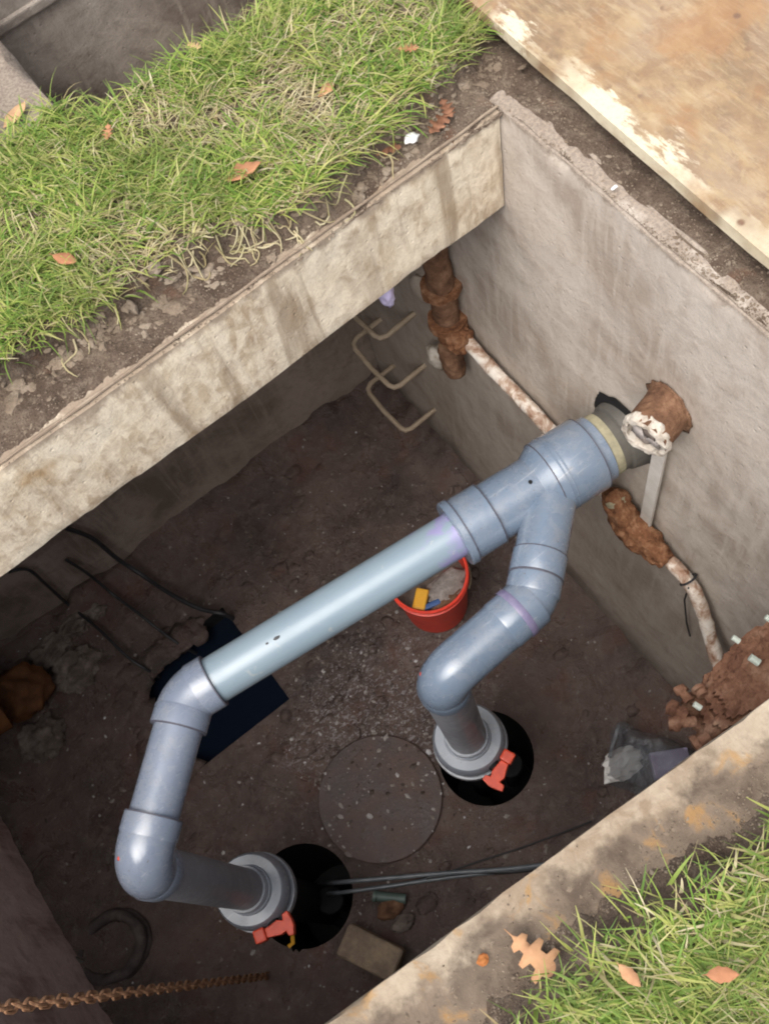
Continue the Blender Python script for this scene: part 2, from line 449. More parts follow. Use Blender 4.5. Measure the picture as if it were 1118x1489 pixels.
def wobble_box(name, lo, hi, mat, parent, cell=.03, amp=.004, chip=.012, warp=None, skip=()):
    """concrete block with uneven faces and chipped arrises"""
    lo = Vector(lo); hi = Vector(hi); n = [max(1, round((hi[i] - lo[i]) / cell)) for i in range(3)]
    n = [min(k, 110) for k in n]
    idx = {}; V = []; F = []
    def vid(i, j, k):
        key = (i, j, k)
        if key in idx: return idx[key]
        p = Vector([lo[a] + (hi[a] - lo[a]) * key[a] / n[a] for a in range(3)])
        onb = [key[a] == 0 or key[a] == n[a] for a in range(3)]
        dp = noise.noise_vector(p * 2.1) * amp * 1.6 + noise.noise_vector(p * 11) * amp * .8
        if sum(onb) >= 2:
            c_ = max(0, noise.noise(p * 9) + .35 * noise.noise(p * 31)) * chip + chip * .22
            for a in range(3):
                if onb[a]: dp[a] += c_ * (1 if key[a] == 0 else -1)
        p = p + dp
        if warp: p = warp(p)
        idx[key] = len(V); V.append(p); return idx[key]
    def face(ax, side):
        if (ax, side) in skip: return
        a, b = [(1, 2), (2, 0), (0, 1)][ax]
        for i in range(n[a]):
            for j in range(n[b]):
                def K(ii, jj):
                    kk = [0, 0, 0]; kk[ax] = n[ax] * side; kk[a] = ii; kk[b] = jj; return vid(*kk)
                q_ = (K(i, j), K(i + 1, j), K(i + 1, j + 1), K(i, j + 1))
                F.append(q_ if side else q_[::-1])
    for ax in range(3):
        for side in (0, 1): face(ax, side)
    o = mesh(name, V, F, mat, None, True); autosmooth(o, 50)
    if parent: put(o, parent)
    return o


def fbm(x, y, sc, s=0.0): 
    return noise.noise(Vector((x * sc, y * sc, s))) + .5 * noise.noise(Vector((x * sc * 2.1, y * sc * 2.1, s + 5))) + .25 * noise.noise(Vector((x * sc * 4.3, y * sc * 4.3, s + 9)))


# ------------------------------------------------------------------ large structure: pit, ground
ZF = -2.4                                   # pit floor
XL = 2.38                                   # far end wall
def kerb_y(x): return 1.245 - .061 * x      # inner edge of the near kerb

pit = thing('concrete_pit', 'deep open concrete pit with grey pipework inside', 'pit', (0, 0, ZF))
# right wall, carrying the pipe; wide shaft wall
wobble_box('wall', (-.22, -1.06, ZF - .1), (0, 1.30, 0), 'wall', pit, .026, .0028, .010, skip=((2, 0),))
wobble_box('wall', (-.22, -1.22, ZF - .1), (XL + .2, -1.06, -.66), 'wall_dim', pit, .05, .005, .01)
wobble_box('wall', (XL, -1.06, ZF - .1), (XL + .2, 1.30, -.002), 'wall_left', pit, .04, .006, .01)
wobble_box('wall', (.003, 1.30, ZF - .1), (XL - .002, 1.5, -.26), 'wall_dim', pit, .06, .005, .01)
# roof slab with the pale edge, end slab, near kerb
def fas(p):
    if p.z < -.2 and p.y > -.2: p.z += .005 * noise.noise(Vector((p.x * 2.2, 3, 0)))
    if p.y > -.05: p.y += .012 * noise.noise(Vector((p.x * 1.7, 7, 0))) - .012 + .010 * p.x
    return p
wobble_box('roof_slab', (.002, -.60, -.30), (XL - .002, 0, 0), 'fascia', pit, .022, .0025, .008, fas)
def kb(p):
    p.y += -.061 * p.x; return p
wobble_box('kerb', (.004, 1.245, -.25), (XL - .002, 1.62, -.002), 'kerb', pit, .022, .0025, .010, kb)
# casting ridges along the rim
mb = MB()
P = [Vector((x, -.020 + .012 * noise.noise(Vector((x * 1.7, 7, 0))) + .01 * x - .006, .004 + .003 * noise.noise(Vector((x * 14, 1, 0))))) for x in [i * .02 - .0 for i in range(118)]]
mb.tube(P, [.006 * (.5 + .9 * abs(noise.noise(Vector((p.x * 9, 2, 2))))) for p in P], 7, True)
mb.build('rim_ridge', 'fascia', pit)
mb = MB()
P = [Vector((-.004 + .008 * noise.noise(Vector((y * 3, 7, 4))), y, -.003 + .003 * noise.noise(Vector((y * 12, 1, 0))))) for y in [i * .02 + .02 for i in range(62)]]
mb.tube(P, [.007 * (.5 + .9 * abs(noise.noise(Vector((2, p.y * 9, 2))))) for p in P], 7, True)
P2 = [p + Vector((-.045, 0, .002)) for p in P]
mb.tube(P2, [.008 * (.4 + .9 * abs(noise.noise(Vector((5, p.y * 7, 2))))) for p in P], 7, True)
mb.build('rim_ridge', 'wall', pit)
# shallow pit beyond the grass strip
pit2 = thing('concrete_pit', 'shallow dirty grey concrete pit beyond the strip of grass, top left', 'pit', (0, -.95, -.55))
wobble_box('wall', (-1.2, -1.42, -.64), (.75, -1.25, .02), 'pit2', pit2, .03, .004, .012)
wobble_box('kerb', (.71, -1.248, -.64), (.88, -.602, .012), 'pit2', pit2, .025, .006, .02)
wobble_box('floor_slab', (-1.2, -1.248, -.654), (.708, -.605, -.55), 'pit2', pit2, .05, .005, .01)
for bx_ in (((.57, -1.249, -.12), .26, .022, .03),):
    mb = MB(); mb.box(*bx_); put(bevel(mb.build('ledge', 'pit2', None, False), .006), pit2)


def sod_edge(x):
    pts = [(-.3, -.20), (-.09, -.17), (-.05, -.136), (.084, -.109), (.235, -.078), (.423, -.045), (.525, -.05), (.634, -.105), (.83, -.123), (1.007, -.132), (1.155, -.155), (2.2, -.19)]
    for (a, ya), (b, yb) in zip(pts, pts[1:]):
        if a <= x <= b: return ya + (yb - ya) * (x - a) / (b - a)
    return pts[0][1] if x < pts[0][0] else pts[-1][1]


def near_edge(x):
    pts = [(-.6, 1.50), (.3, 1.37), (.604, 1.334), (.742, 1.312), (.85, 1.285), (.92, 1.28), (1.02, 1.283), (1.11, 1.315), (1.6, 1.36), (2.6, 1.40)]
    for (a, ya), (b, yb) in zip(pts, pts[1:]):
        if a <= x <= b: return ya + (yb - ya) * (x - a) / (b - a)
    return pts[0][1] if x < pts[0][0] else pts[-1][1]


def sm(t): t = max(0, min(1, t)); return t * t * (3 - 2 * t)


def sod_amount(x, y):
    """0 bare, 1 inside turf"""
    if y < .3:
        a = sod_edge(x) - .012 - y + .018 * fbm(x, y, 14, 3)
        b = x + .085 + .03 * fbm(x, y, 10, 2)
        v = min(a, b)
        if y < -.66 and .68 < x < .91: v = min(v, abs(x - .795) - .10)
        return v
    return y - near_edge(x) - .022 + .02 * fbm(x, y, 14, 3)


def ground_h(x, y):
    h = .010 + .008 * fbm(x, y, 9) + .005 * fbm(x, y, 33, 2)
    s = sod_amount(x, y)
    if y > 1:               # thin smeared soil on the near kerb, then turf
        b = -.010 + .018 * sm((s + .06 + .03 * fbm(x, y, 11, 4)) / .08) + .0065 * fbm(x, y, 45, 2)
        return b + .045 * sm((s + .01) / .05) + .010 * sm(s / .1) * fbm(x, y, 6, 8)
    if y < .2 and x > -.03:  # bare concrete lip, then soil
        h = min(h, -.008 + .022 * sm((-y - .008 + .012 * fbm(x, y, 7, 6)) / .05) + .006 * fbm(x, y, 40, 2))
    h += .062 * sm((s + .012) / .028) * (1 if y < .3 else 0) + .010 * sm(s / .1) * fbm(x, y, 6, 8) * (1 if y < .3 else 0)
    if x < 0 and y > -.5:   # dirt strip by the plate, ground rises under it
        k = sm((x + .13) / .08) if y > -.1 else 0
        h = h * .7 + .030 * sm((-x - .15) / .2)
        if y > -.06: h = min(h, -.005 + .021 * sm((-x - .028 + .006 * fbm(x, y, 8, 6)) / .04) + .005 * fbm(x, y, 40, 2) + .030 * sm((-x - .15) / .2))
        if x < -.11: h = min(h, .046)
    return h


def hole(x, y):
    if -.012 < x < XL + .012 and -.010 < y < kerb_y(x) + .012: return True
    if -1.2 < x < .71 and -1.26 < y < -.588: return True
    if .705 <= x < .882 and -1.25 < y < -.68 + .03 * fbm(x, y, 8): return True
    return False


def lines(a, b, fine, fs=.0058, cs=.022):
    out = [a]
    while out[-1] < b:
        p = out[-1]; out.append(p + (fs if any(lo_ <= p < hi_ for lo_, hi_ in fine) else cs))
    return out
X0, X1, Y0, Y1 = -1.3, 2.9, -1.7, 2.3
GX = lines(X0, X1, [(-.24, 1.36)]); GY = lines(Y0, Y1, [(-.70, .0), (1.10, 1.42)])
nx = len(GX) - 1; ny = len(GY) - 1
V = []; F = []; ids = {}
def gv(i, j):
    k = (i, j)
    if k not in ids:
        x = GX[i]; y = GY[j]
        ids[k] = len(V); V.append((x + .002 * noise.noise(Vector((x * 60, y * 60, 1))), y + .002 * noise.noise(Vector((x * 60, y * 60, 6))), ground_h(x, y) + .0022 * noise.noise(Vector((x * 130, y * 130, 3)))))
    return ids[k]
for i in range(nx):
    for j in range(ny):
        xc = (GX[i] + GX[i + 1]) / 2; yc = (GY[j] + GY[j + 1]) / 2
        if not hole(xc, yc): F.append((gv(i, j), gv(i + 1, j), gv(i + 1, j + 1), gv(i, j + 1)))
# outer ring to the horizon
B = 400; b0 = len(V); x1 = GX[-1]; y1 = GY[-1]; zi = .004
V += [(-B, -B, 0), (B, -B, 0), (B, B, 0), (-B, B, 0), (X0 + .03, Y0 + .03, zi), (x1 - .03, Y0 + .03, zi), (x1 - .03, y1 - .03, zi), (X0 + .03, y1 - .03, zi)]
F += [(b0, b0 + 1, b0 + 5, b0 + 4), (b0 + 1, b0 + 2, b0 + 6, b0 + 5), (b0 + 2, b0 + 3, b0 + 7, b0 + 6), (b0 + 3, b0, b0 + 4, b0 + 7)]
tag(mesh('ground', V, F, 'soil', None, True), kind='structure')

# pit floor with two round sumps and a rectangular hatch
HOLES = [(1.578, .560, .188), (.716, .590, .183)]
HX0, HX1, HY0, HY1 = 1.19, 1.70, -.60, -.09
st = .016
V = []; F = []; ids = {}; inside = []
fx0, fy0 = -.02, -1.08; fnx = round((XL + .04) / st); fny = round(2.40 / st)
def fv(i, j):
    k = (i, j)
    if k in ids: return ids[k]
    x = fx0 + i * st; y = fy0 + j * st; ins = False
    h = .016 * fbm(x, y, 5) + .007 * fbm(x, y, 22, 3)
    e = min(x, y + 1.06, XL - x)
    h += .11 * sm((.17 - e) / .17) * (.6 + .6 * fbm(x, y, 4, 8))
    h += .05 * max(0, fbm(x, y, 2.2, 12) - .15) * (1 if x > 1.5 else .5)
    for cx, cy, rr in HOLES:
        dd = math.hypot(x - cx, y - cy)
        h *= sm((dd - rr) / .08)
        if dd < rr - st * .6: ins = True
        elif dd < rr + st * .7:
            x = cx + (x - cx) * rr / dd; y = cy + (y - cy) * rr / dd; h = 0
    dx = max(HX0 - x, x - HX1); dy = max(HY0 - y, y - HY1); m_ = max(dx, dy)
    if m_ < -st * .5: ins = True
    elif m_ < st * .5:
        if abs(dx) < st * .5: x = HX0 if abs(x - HX0) < abs(x - HX1) else HX1
        if abs(dy) < st * .5: y = HY0 if abs(y - HY0) < abs(y - HY1) else HY1
        h = 0
    else: h *= sm(m_ / .05)
    dd = math.hypot(x - 1.135, y - .455)
    if dd < .27: h = h * sm((dd - .215) / .05) - .006 * (1 if .235 < dd < .26 else 0)
    ids[k] = len(V); V.append((x, y, ZF + h)); inside.append(ins); return ids[k]
for i in range(fnx):
    for j in range(fny):
        q_ = (fv(i, j), fv(i + 1, j), fv(i + 1, j + 1), fv(i, j + 1))
        if not any(inside[t] for t in q_): F.append(q_)
floor = tag(mesh('floor', V, F, 'mud', None, True), kind='structure')
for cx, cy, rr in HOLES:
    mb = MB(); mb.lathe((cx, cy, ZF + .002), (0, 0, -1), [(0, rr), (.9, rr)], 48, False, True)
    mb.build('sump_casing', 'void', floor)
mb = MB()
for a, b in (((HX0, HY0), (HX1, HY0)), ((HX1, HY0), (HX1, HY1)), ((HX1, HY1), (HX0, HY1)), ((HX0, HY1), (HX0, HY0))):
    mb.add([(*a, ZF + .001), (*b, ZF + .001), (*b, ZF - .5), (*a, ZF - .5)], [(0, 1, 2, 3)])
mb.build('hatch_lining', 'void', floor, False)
o = mesh('water', [(HX0, HY0, ZF - .1), (HX1, HY0, ZF - .1), (HX1, HY1, ZF - .1), (HX0, HY1, ZF - .1)], [(0, 1, 2, 3)], 'water')
tag(o, kind='structure')

# ------------------------------------------------------------------ plate over the right side
pl = wobble_box('cover_plate', (-1.7, -1.5, .050), (-.082, 1.75, .080), 'plate', None, .03, .0006, .0022,
                lambda p: Vector((p.x + .035 * (p.y - .3), p.y, p.z)))
tag(pl, 'large tan stained cover plate with flaking cream edge lying beside the pit', 'cover plate')

# ------------------------------------------------------------------ pipework
ZP = -.82
def A(u, v, z=ZP): return at(u, v, z)
man = thing('pipe_manifold', 'grey plastic pump pipework joining two risers into one wall outlet', 'pipework', (.9, .5, ZF))
E1 = A(203, 1262); E1.z = ZP
K1 = A(272, 1013)
W1 = A(660, 786)
WE = at(905, 647, x=0.0); WE.z = ZP
axm = (WE - K1); axm.z = 0; axm.normalize()          # main axis to the wall
E2 = A(641, 988)
K2 = A(772, 874)
def tpx(u, v):                                      # distance along the main axis of the foot of a pixel
    return (A(u, v) - K1).dot(axm)
def arc(c0, d0, d1, rb, n=12):
    """round the corner c0 coming along d0 and leaving along d1"""
    ang = d0.angle(d1); t = rb * math.tan(ang / 2); a = c0 - d0 * t
    nrm = d0.cross(d1).normalized(); ctr = a + nrm.cross(d0) * rb
    return [ctr + Quaternion(nrm, ang * i / n) @ (a - ctr) for i in range(n + 1)]


def elbow(c0, d0, d1, rb, rt, l0, l1, lip=.0022, sl=.045):
    """elbow with a socket at either end"""
    d0 = d0.normalized(); d1 = d1.normalized(); pts = arc(c0, d0, d1, rb)
    s0 = pts[0] - d0 * l0; s1 = pts[-1] + d1 * l1
    mb = MB()
    mb.tube([s0, s0 + d0 * .003] + pts + [s1 - d1 * .003, s1], [rt - .003] + [rt] * (len(pts) + 2) + [rt - .003], 40, False)
    for s_, dd in ((s0, d0), (s1, -d1)):
        mb.lathe(s_, dd, [(0, rt - .012), (0, rt + lip - .002), (.002, rt + lip), (sl, rt + lip), (sl + .006, rt)], 40, False, False)
    return mb, s0, s1


down = Vector((0, 0, -1)); up = Vector((0, 0, 1))
PR = .0625                                           # 4 inch pipe
d1k = (K1 - E1).normalized()
mb, a0, a1 = elbow(E1, up, d1k, .066, .0705, .05, .055); e1 = mb.build('elbow', 'pvc_lilac', man, True, 30)
mb, b0_, b1_ = elbow(K1, d1k, axm, .105, .0705, .035, .03); mb.build('elbow', 'pvc_lilac', man, True, 30)
mb = MB(); mb.lathe(a1, d1k, [(-.03, PR), ((b0_ - a1).length + .03, PR)], 40)
mb.build('pipe', 'pvc_lilac', man)
tW = tpx(668, 784)
# pale long pipe with purple primer at its joints
q = NT('pvc_pale')
n = q.noise(4, 6, .6); c = q.ramp(n, [(.3, (.195, .26, .315)), (.7, (.23, .295, .345))])
s_ = q.math('SUBTRACT', q.dot(tuple(axm)), K1.dot(axm))
pm = q.noise(13, 5, .6, .6)
edge = q.rng(q.math('ADD', s_, q.math('MULTIPLY', pm, .30)), tW + .075, tW + .125)
c = q.mix(q.math('MULTIPLY', edge, q.ramp(q.noise(17, 4, .5, .4), [(.45, 0.0), (.55, .85)])), c, (.25, .225, .42))
c = q.mix(q.ramp(q.noise(30, 5, .6, .3), [(.64, 0.0), (.7, .35)]), c, (.42, .42, .38))
q.bump(q.noise(30, 3, .5), .05, .003); q.b.inputs['Coat Weight'].default_value = .7; q.b.inputs['Coat Roughness'].default_value = .2
M['pvc_pale'] = q.out(c, q.ramp(q.noise(18, 5, .6), [(.3, .28), (.7, .5)]), .5)
mb = MB(); Lk = (b1_ - K1).dot(axm)
mb.lathe(K1, axm, [(Lk - .04, PR), (tW + .05, PR)], 40); pale = mb.build('pipe', 'pvc_pale', man)
# wye
t_s0 = tpx(716, 752); t_b = tpx(800, 706); t_e = tpx(866, 672); tH = (WE - K1).length
mb = MB()
mb.lathe(K1, axm, [(tW - .004, PR), (tW - .004, .090), (tW, .0935), (tW + .016, .0935), (tW + .021, .0885), (t_s0 - .004, .0885),
                   (t_s0, .083), (t_b - .035, .083), (t_b, .104), (t_b + .004, .106), (t_e - .006, .106), (t_e, .103), (t_e + .0, .07)], 56)
wye = mb.build('wye_fitting', 'pvc', man, True, 28)
mb = MB(); mb.lathe(K1, axm, [(t_e - .004, .094), (t_e + .028, .094), (t_e + .030, .085)], 48); mb.build('collar', 'pvc', man)
mb = MB(); mb.lathe(K1, axm, [(t_e + .02, .088), (t_e + .055, .0895), (t_e + .058, .08)], 48); mb.build('grout_ring', 'beige', man)
mb = MB(); mb.lathe(K1, axm, [(t_e + .03, .0885), (tH - .035, .0875), (tH - .03, .095), (tH + .05, .112)], 48); mb.build('rubber_coupling', 'rubber', man)
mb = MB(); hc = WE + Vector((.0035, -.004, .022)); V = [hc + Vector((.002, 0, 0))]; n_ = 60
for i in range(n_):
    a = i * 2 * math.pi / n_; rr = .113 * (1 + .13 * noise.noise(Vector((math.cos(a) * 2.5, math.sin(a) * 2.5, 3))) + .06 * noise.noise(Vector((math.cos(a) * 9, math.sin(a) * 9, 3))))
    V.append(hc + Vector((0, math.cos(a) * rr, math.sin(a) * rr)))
mb.add(V, [(0, 1 + i, 1 + (i + 1) % n_) for i in range(n_)]); o = mb.build('hole_shade_disc', 'void', pit, False)  # flat black disc on the wall, painting the shade inside the hole
mb = MB(); pv = A(772, 720); 
hd = (Vector(K1) + axm * ((pv - K1).dot(axm))); side = Vector((-axm.y, axm.x, 0))
off_ = (pv - hd).dot(side)
hp = hd + side * max(-.06, min(.06, off_)) ; hp.z = ZP + math.sqrt(max(1e-4, .083 ** 2 - min(.06, abs(off_)) ** 2))
mb.lathe(hp + up * .002, down, [(0, .0055), (.006, .0055)], 12); mb.build('drilled_hole', 'black', man)
mb = MB()
for k in (0, .012):
    mb.lathe(K1, axm, [(t_b + .022 + k, .1062), (t_b + .022 + k, .1078), (t_b + .027 + k, .1078), (t_b + .027 + k, .1062)], 56, False, False)
mb.build('mould_line', 'pvc', man)
# dark joint lines where the sockets end
for t_, rr in ((tW + .0185, .0925), (t_s0 - .001, .0889), (t_b + .001, .1058), (t_e - .001, .1045)):
    mb = MB(); mb.lathe(K1, axm, [(t_ - .0015, rr - .003), (t_ - .0012, rr + .0006), (t_ + .0012, rr + .0006), (t_ + .0015, rr - .003)], 56, False, False); mb.build('joint_line', 'pvc_dark', man)
# branch leg
J = None
db = (Matrix.Rotation(R_(46), 3, 'Z') @ axm)
if db.y > 0: db = (Matrix.Rotation(R_(-46), 3, 'Z') @ axm)
tj = None
den = db.x * axm.y - db.y * axm.x
rel = K1 - K2
s_b = (rel.x * axm.y - rel.y * axm.x) / den
J = K2 + db * s_b
d2k = (K2 - E2).normalized()
mb, c0_, c1_ = elbow(K2, d2k, db, .115, .0675, .01, .025); mb.build('elbow', 'pvc', man, True, 30)
mb = MB()
Lb = s_b
mb.lathe(K2, db, [((c1_ - K2).length - .001, .062), ((c1_ - K2).length - .001, .0685), ((c1_ - K2).length + .003, .0705), ((c1_ - K2).length + .062, .0705), ((c1_ - K2).length + .066, .0675), (Lb, .0665)], 44)
mb.build('wye_branch', 'pvc', man, True, 28)
mb = MB(); mb.lathe(K2, db, [((c1_ - K2).length - .004, .0708), ((c1_ - K2).length - .001, .0713), ((c1_ - K2).length + .002, .0708)], 44, False, False); mb.build('joint_bead', 'pvc_dark', man)
mb = MB(); mb.lathe(K2, db, [((c1_ - K2).length + .0615, .066), ((c1_ - K2).length + .062, .0712), ((c1_ - K2).length + .0645, .0708), ((c1_ - K2).length + .065, .066)], 44, False, False); mb.build('joint_bead', 'pvc_dark', man)
for p_, d_ in ((b1_, axm), (b0_, d1k), (a1, d1k)):
    mb = MB(); mb.lathe(p_, d_, [(-.0022, .0640), (-.0018, .0722), (.0018, .0722), (.0022, .0635)], 44, False, False); mb.build('joint_line', 'pvc_dark', man)
mb, g0_, g1_ = elbow(E2, up, d2k, .062, .0665, .045, max(.03, (c0_ - E2).length - .066)); e2 = mb.build('elbow', 'pvc', man, True, 30)
mb = MB(); mb.lathe(c0_, d2k, [(-.010, .0702), (-.008, .0712), (.008, .0712), (.010, .0702)], 44, False, False); mb.build('primer_band', 'primer', man)
mb = MB(); mb.lathe(a1, d1k, [(-.001, .0702), (.000, .0706), (.003, .0575)], 44, False, False); mb.build('primer_band', 'primer', man)
mb = MB(); mb.lathe(b0_, d1k, [(-.003, .0575), (.000, .0706), (.001, .0702)], 44, False, False); mb.build('primer_band', 'primer', man)
from mathutils.bvhtree import BVHTree
def mark(o, u, v_, rad, mat, name, el=1.0):
    dr_ = (at(u, v_, -3) - CAM).normalized(); bt = BVHTree.FromPolygons([x_.co for x_ in o.data.vertices], [tuple(p_.vertices) for p_ in o.data.polygons])
    hit, nn, ix, ds = bt.ray_cast(CAM, dr_)
    if hit is None: return
    V, F = lump_data(rad, 2, .4, 2.5, u, (1, 1, 1)); ex_ = axm
    Q = nn.to_track_quat('Z', 'Y'); put(mesh(name, [hit + Q @ Vector((p_.x * el, p_.y, p_.z * .12)) for p_ in V], F, mat, None, True), man)
mark(e1, 172, 1249, .0055, 'red', 'paint_mark')
mark(e2, 611, 980, .0055, 'red', 'paint_mark')
mark(pale, 402, 928, .0045, 'cable', 'print_mark', 2.2)
mark(pale, 388, 936, .0028, 'cable', 'print_mark', 1.5)

def riser(E, base, rot):
    ax_ = (base - (E - up * .11)); Lr = ax_.length; ax_.normalize(); o_ = E - up * .11
    mb = MB(); mb.lathe(o_, ax_, [(-.03, PR + .001), (Lr - .60, PR + .001)], 40); mb.build('riser', 'pvc_dull', man)
    # union ball valve: end socket, union nut, body, lower nut
    zt = Lr - .67
    mb = MB()
    mb.lathe(o_, ax_, [(zt - .035, .058), (zt - .035, .070), (zt + .0, .072), (zt + .002, .076), (zt + .02, .078), (zt + .022, .09)], 44, False, True)
    pend = [mb.build('end_socket', 'union', None, True, 28)]
    mb = MB()
    mb.lathe(o_, ax_, [(zt + .020, .074), (zt + .020, .108), (zt + .028, .114), (zt + .075, .122), (zt + .082, .118), (zt + .083, .09)], 48, False, True)
    pend.append(mb.build('union_nut', 'union', None, True, 28))
    mb = MB(); mb.lathe(o_, ax_, [(zt + .08, .098), (zt + .12, .098), (zt + .122, .126), (zt + .150, .128), (zt + .156, .120), (zt + .26, .10)], 48, False, True)
    # cast lugs
    u_ = ax_.orthogonal().normalized(); w_ = ax_.cross(u_)
    for k in range(6):
        a = k * math.pi / 3 + rot; dirv = u_ * math.cos(a) + w_ * math.sin(a)
        mb.lathe(o_ + ax_ * (zt + .11) + dirv * .105, ax_, [(0, .013), (.045, .013)], 12)
    vb = mb.build('valve', 'union', man, True, 28)
    for k in pend: put(k, vb)
    # discharge pipe down into the sump
    mb = MB(); mb.lathe(o_, ax_, [(zt + .25, .075), (zt + 1.3, .075)], 30); mb.build('drop_pipe', 'black', man)
    return o_, ax_, zt, vb
b1 = at(432, 1309, ZF); b2 = at(697, 1108, ZF)
R1 = riser(E1, b1, .3); R2 = riser(E2, b2, .1)


def handle(c_, toward, o_, ax_, man):
    """orange red T-shaped valve lever on a dark stem, pointing away from the valve axis"""
    c_ = Vector(c_); t = Vector(toward).normalized(); t = (t - ax_ * t.dot(ax_)).normalized(); s = ax_.cross(t)
    rot = Matrix((t, s, -ax_)).transposed()
    prof = [(-.030, .016), (-.004, .019), (.030, .027), (.050, .034), (.056, .012), (.062, .030)]
    mb = MB()
    top = []; 
    out = [(-.032, -.014), (-.012, -.017), (.012, -.024), (.030, -.016), (.034, -.034), (.052, -.038), (.058, -.006), (.058, .010), (.050, .036), (.034, .034), (.030, .017), (.012, .022), (-.012, .017), (-.032, .014)]
    Vv = [c_ + rot @ Vector((a * 1.02, b * 1.02, .016)) for a, b in out] + [c_ + rot @ Vector((a * 1.02, b * 1.02, -.016)) for a, b in out]
    n = len(out)
    Ff = [tuple(range(n)), tuple(range(2 * n - 1, n - 1, -1))] + [(i, n + i, n + (i + 1) % n, (i + 1) % n) for i in range(n)]
    mb.add(Vv, Ff); o = mb.build('valve_handle', 'red', None, False); bevel(o, .003, 2); put(o, man)
    mb = MB(); mb.box(c_ + rot @ Vector((-.052, .0, .006)), .038, .042, .042, rot)
    k = mb.build('handle_cap', 'red', None, False); bevel(k, .006, 2); put(k, man)
    dv_ = o_ - c_; dv_ = (dv_ - ax_ * dv_.dot(ax_)); mb = MB(); mb.lathe(c_ - ax_ * -.016, dv_, [(0, .018), (max(.02, dv_.length - .10), .022)], 20); mb.build('valve_stem', 'black', man)
    return rot
for (o_, ax_, zt, vb), uv, tv, tagp in ((R1, (402, 1352), (428, 1376), 1), (R2, (727, 1122), (735, 1150), 2)):
    c_ = at(uv[0], uv[1], (o_ + ax_ * (zt + .05)).z); t_ = at(tv[0], tv[1], c_.z) - c_
    sd_ = Vector((c_.x - (o_ + ax_ * (zt + .16)).x, c_.y - (o_ + ax_ * (zt + .16)).y, 0))
    if tagp == 1:
        rt_ = handle(c_, at(430, 1338, c_.z) - at(375, 1362, c_.z), o_, ax_, vb)
    else:
        rt_ = handle(c_, at(712, 1142, c_.z) - at(733, 1104, c_.z), o_, ax_, vb)
mb = MB(); c_ = at(426, 1372, -2.25); mb.tube([c_ + Vector((.02, .0, 0)), c_, c_ + Vector((-.02, -.03, .01))], .008, 8)
mb.build('yellow_tag', 'yellow', man)
# submersible pumps low in the sumps
for i, (cx, cy, rr) in enumerate(HOLES):
    lab = ['black submersible pump in the sump under the left riser', 'black submersible pump in the sump of the riser nearer the red bucket'][i]
    pu = thing('pump', lab, 'pump', (cx, cy, ZF - .88))
    mb = MB(); mb.lathe((cx - .05, cy + .04, ZF - .88), up, [(0, .09), (.05, .10), (.3, .10), (.36, .085), (.4, .04)], 30); mb.build('motor', 'black', pu)
    mb = MB(); mb.lathe((cx - .06, cy + .06, ZF - .14), up, [(0, .05), (.04, .056), (.055, .05), (.058, .03)], 24); mb.build('cap', 'black', pu)
    mb = MB(); mb.tube([(cx - .06, cy + .06, ZF - .5), (cx - .06, cy + .06, ZF - .12)], .03, 14); mb.build('guide', 'black', pu)

# ------------------------------------------------------------------ things on the walls
# step irons in the right wall
for z_, lab in ((-1.385, 'topmost bent steel step iron in the right wall'),
                (-1.732, 'middle bent steel step iron in the right wall'),
                (-2.085, 'lowest bent steel step iron in the right wall, near the floor')):
    mb = MB(); ya, yb, ex = -.592, -.875, .155
    P = [(-.02, ya, z_), (ex - .03, ya, z_ - .012), (ex - .008, ya - .010, z_ - .016), (ex, ya - .032, z_ - .018), (ex + .004, (ya + yb) / 2, z_ - .022), (ex, yb + .032, z_ - .018),
         (ex - .008, yb + .010, z_ - .012), (ex - .03, yb, z_ - .006), (-.02, yb, z_)]
    o = mb.tube(P, .0105, 10); o = mb.build('step_iron', 'rung', None)
    tag(o, lab, 'step iron', 'step irons in the pit wall')

# rusted conduit running along the right wall
con = thing('rusted_conduit', 'rusty scaled pipe run clamped along the right wall behind the grey pipes', 'pipe', (0, .2, -1.25))
c0 = at(636, 388, x=.045); c1 = at(652, 470, x=.045)
mb = MB(); mb.tube([c0 + Vector((-.0, -.03, .25)), c0, c0.lerp(c1, .5) + Vector((.005, .008, 0)), c1, c1 + Vector((0, 0, -.06))], [.044, .046, .042, .040, .040], 16, True, .12)
mb.V = []; mb.F = []; PQ = [c0 + Vector((-.0, -.03, .25)), c0, c0.lerp(c1, .5) + Vector((.005, .008, 0)), c1, c1 + Vector((0, 0, -.06))]
PP = [a.lerp(b, t / 12) for a, b in zip(PQ, PQ[1:]) for t in range(12)]
mb.tube(PP, [.043 - .004 * i / len(PP) for i in range(len(PP))], 36, True)
roughen(mb.build('drop_pipe', 'rust_dark', con), .006, 28)
mb = MB(); fx = (c1 - c0).normalized()
for t_ in (.30, .92): mb = MB(); mb.lathe(c0.lerp(c1, t_), fx, [(-.012, .044), (-.011, .062), (.011, .064), (.012, .044)], 40, True, True); roughen(mb.build('flange', 'rust', con), .005, 30)
V, F = lump_data(.052, 5, .22, 2.2, 11, (.9, 1.1, 1.0)); cc = at(663, 488, x=.05)
roughen(put(mesh('fitting', [v + cc for v in V], F, 'rust', None, True), con), .010, 34)
mb = MB(); ca = at(652, 500, x=.06); cb = at(662, 540, x=.06)
PP = [ca.lerp(cb, t / 14) for t in range(15)]; mb.tube(PP, [.033 + .006 * math.sin(t / 14 * math.pi) for t in range(15)], 30, True); roughen(mb.build('rust_stub', 'rust_dark', con), .007, 34)
V, F = lump_data(.045, 3, .3, 2.4, 5, (.6, .9, 1.3)); cc = at(634, 518, x=.04)
put(mesh('mortar_lump', [v + cc for v in V], F, 'white', None, True), con)
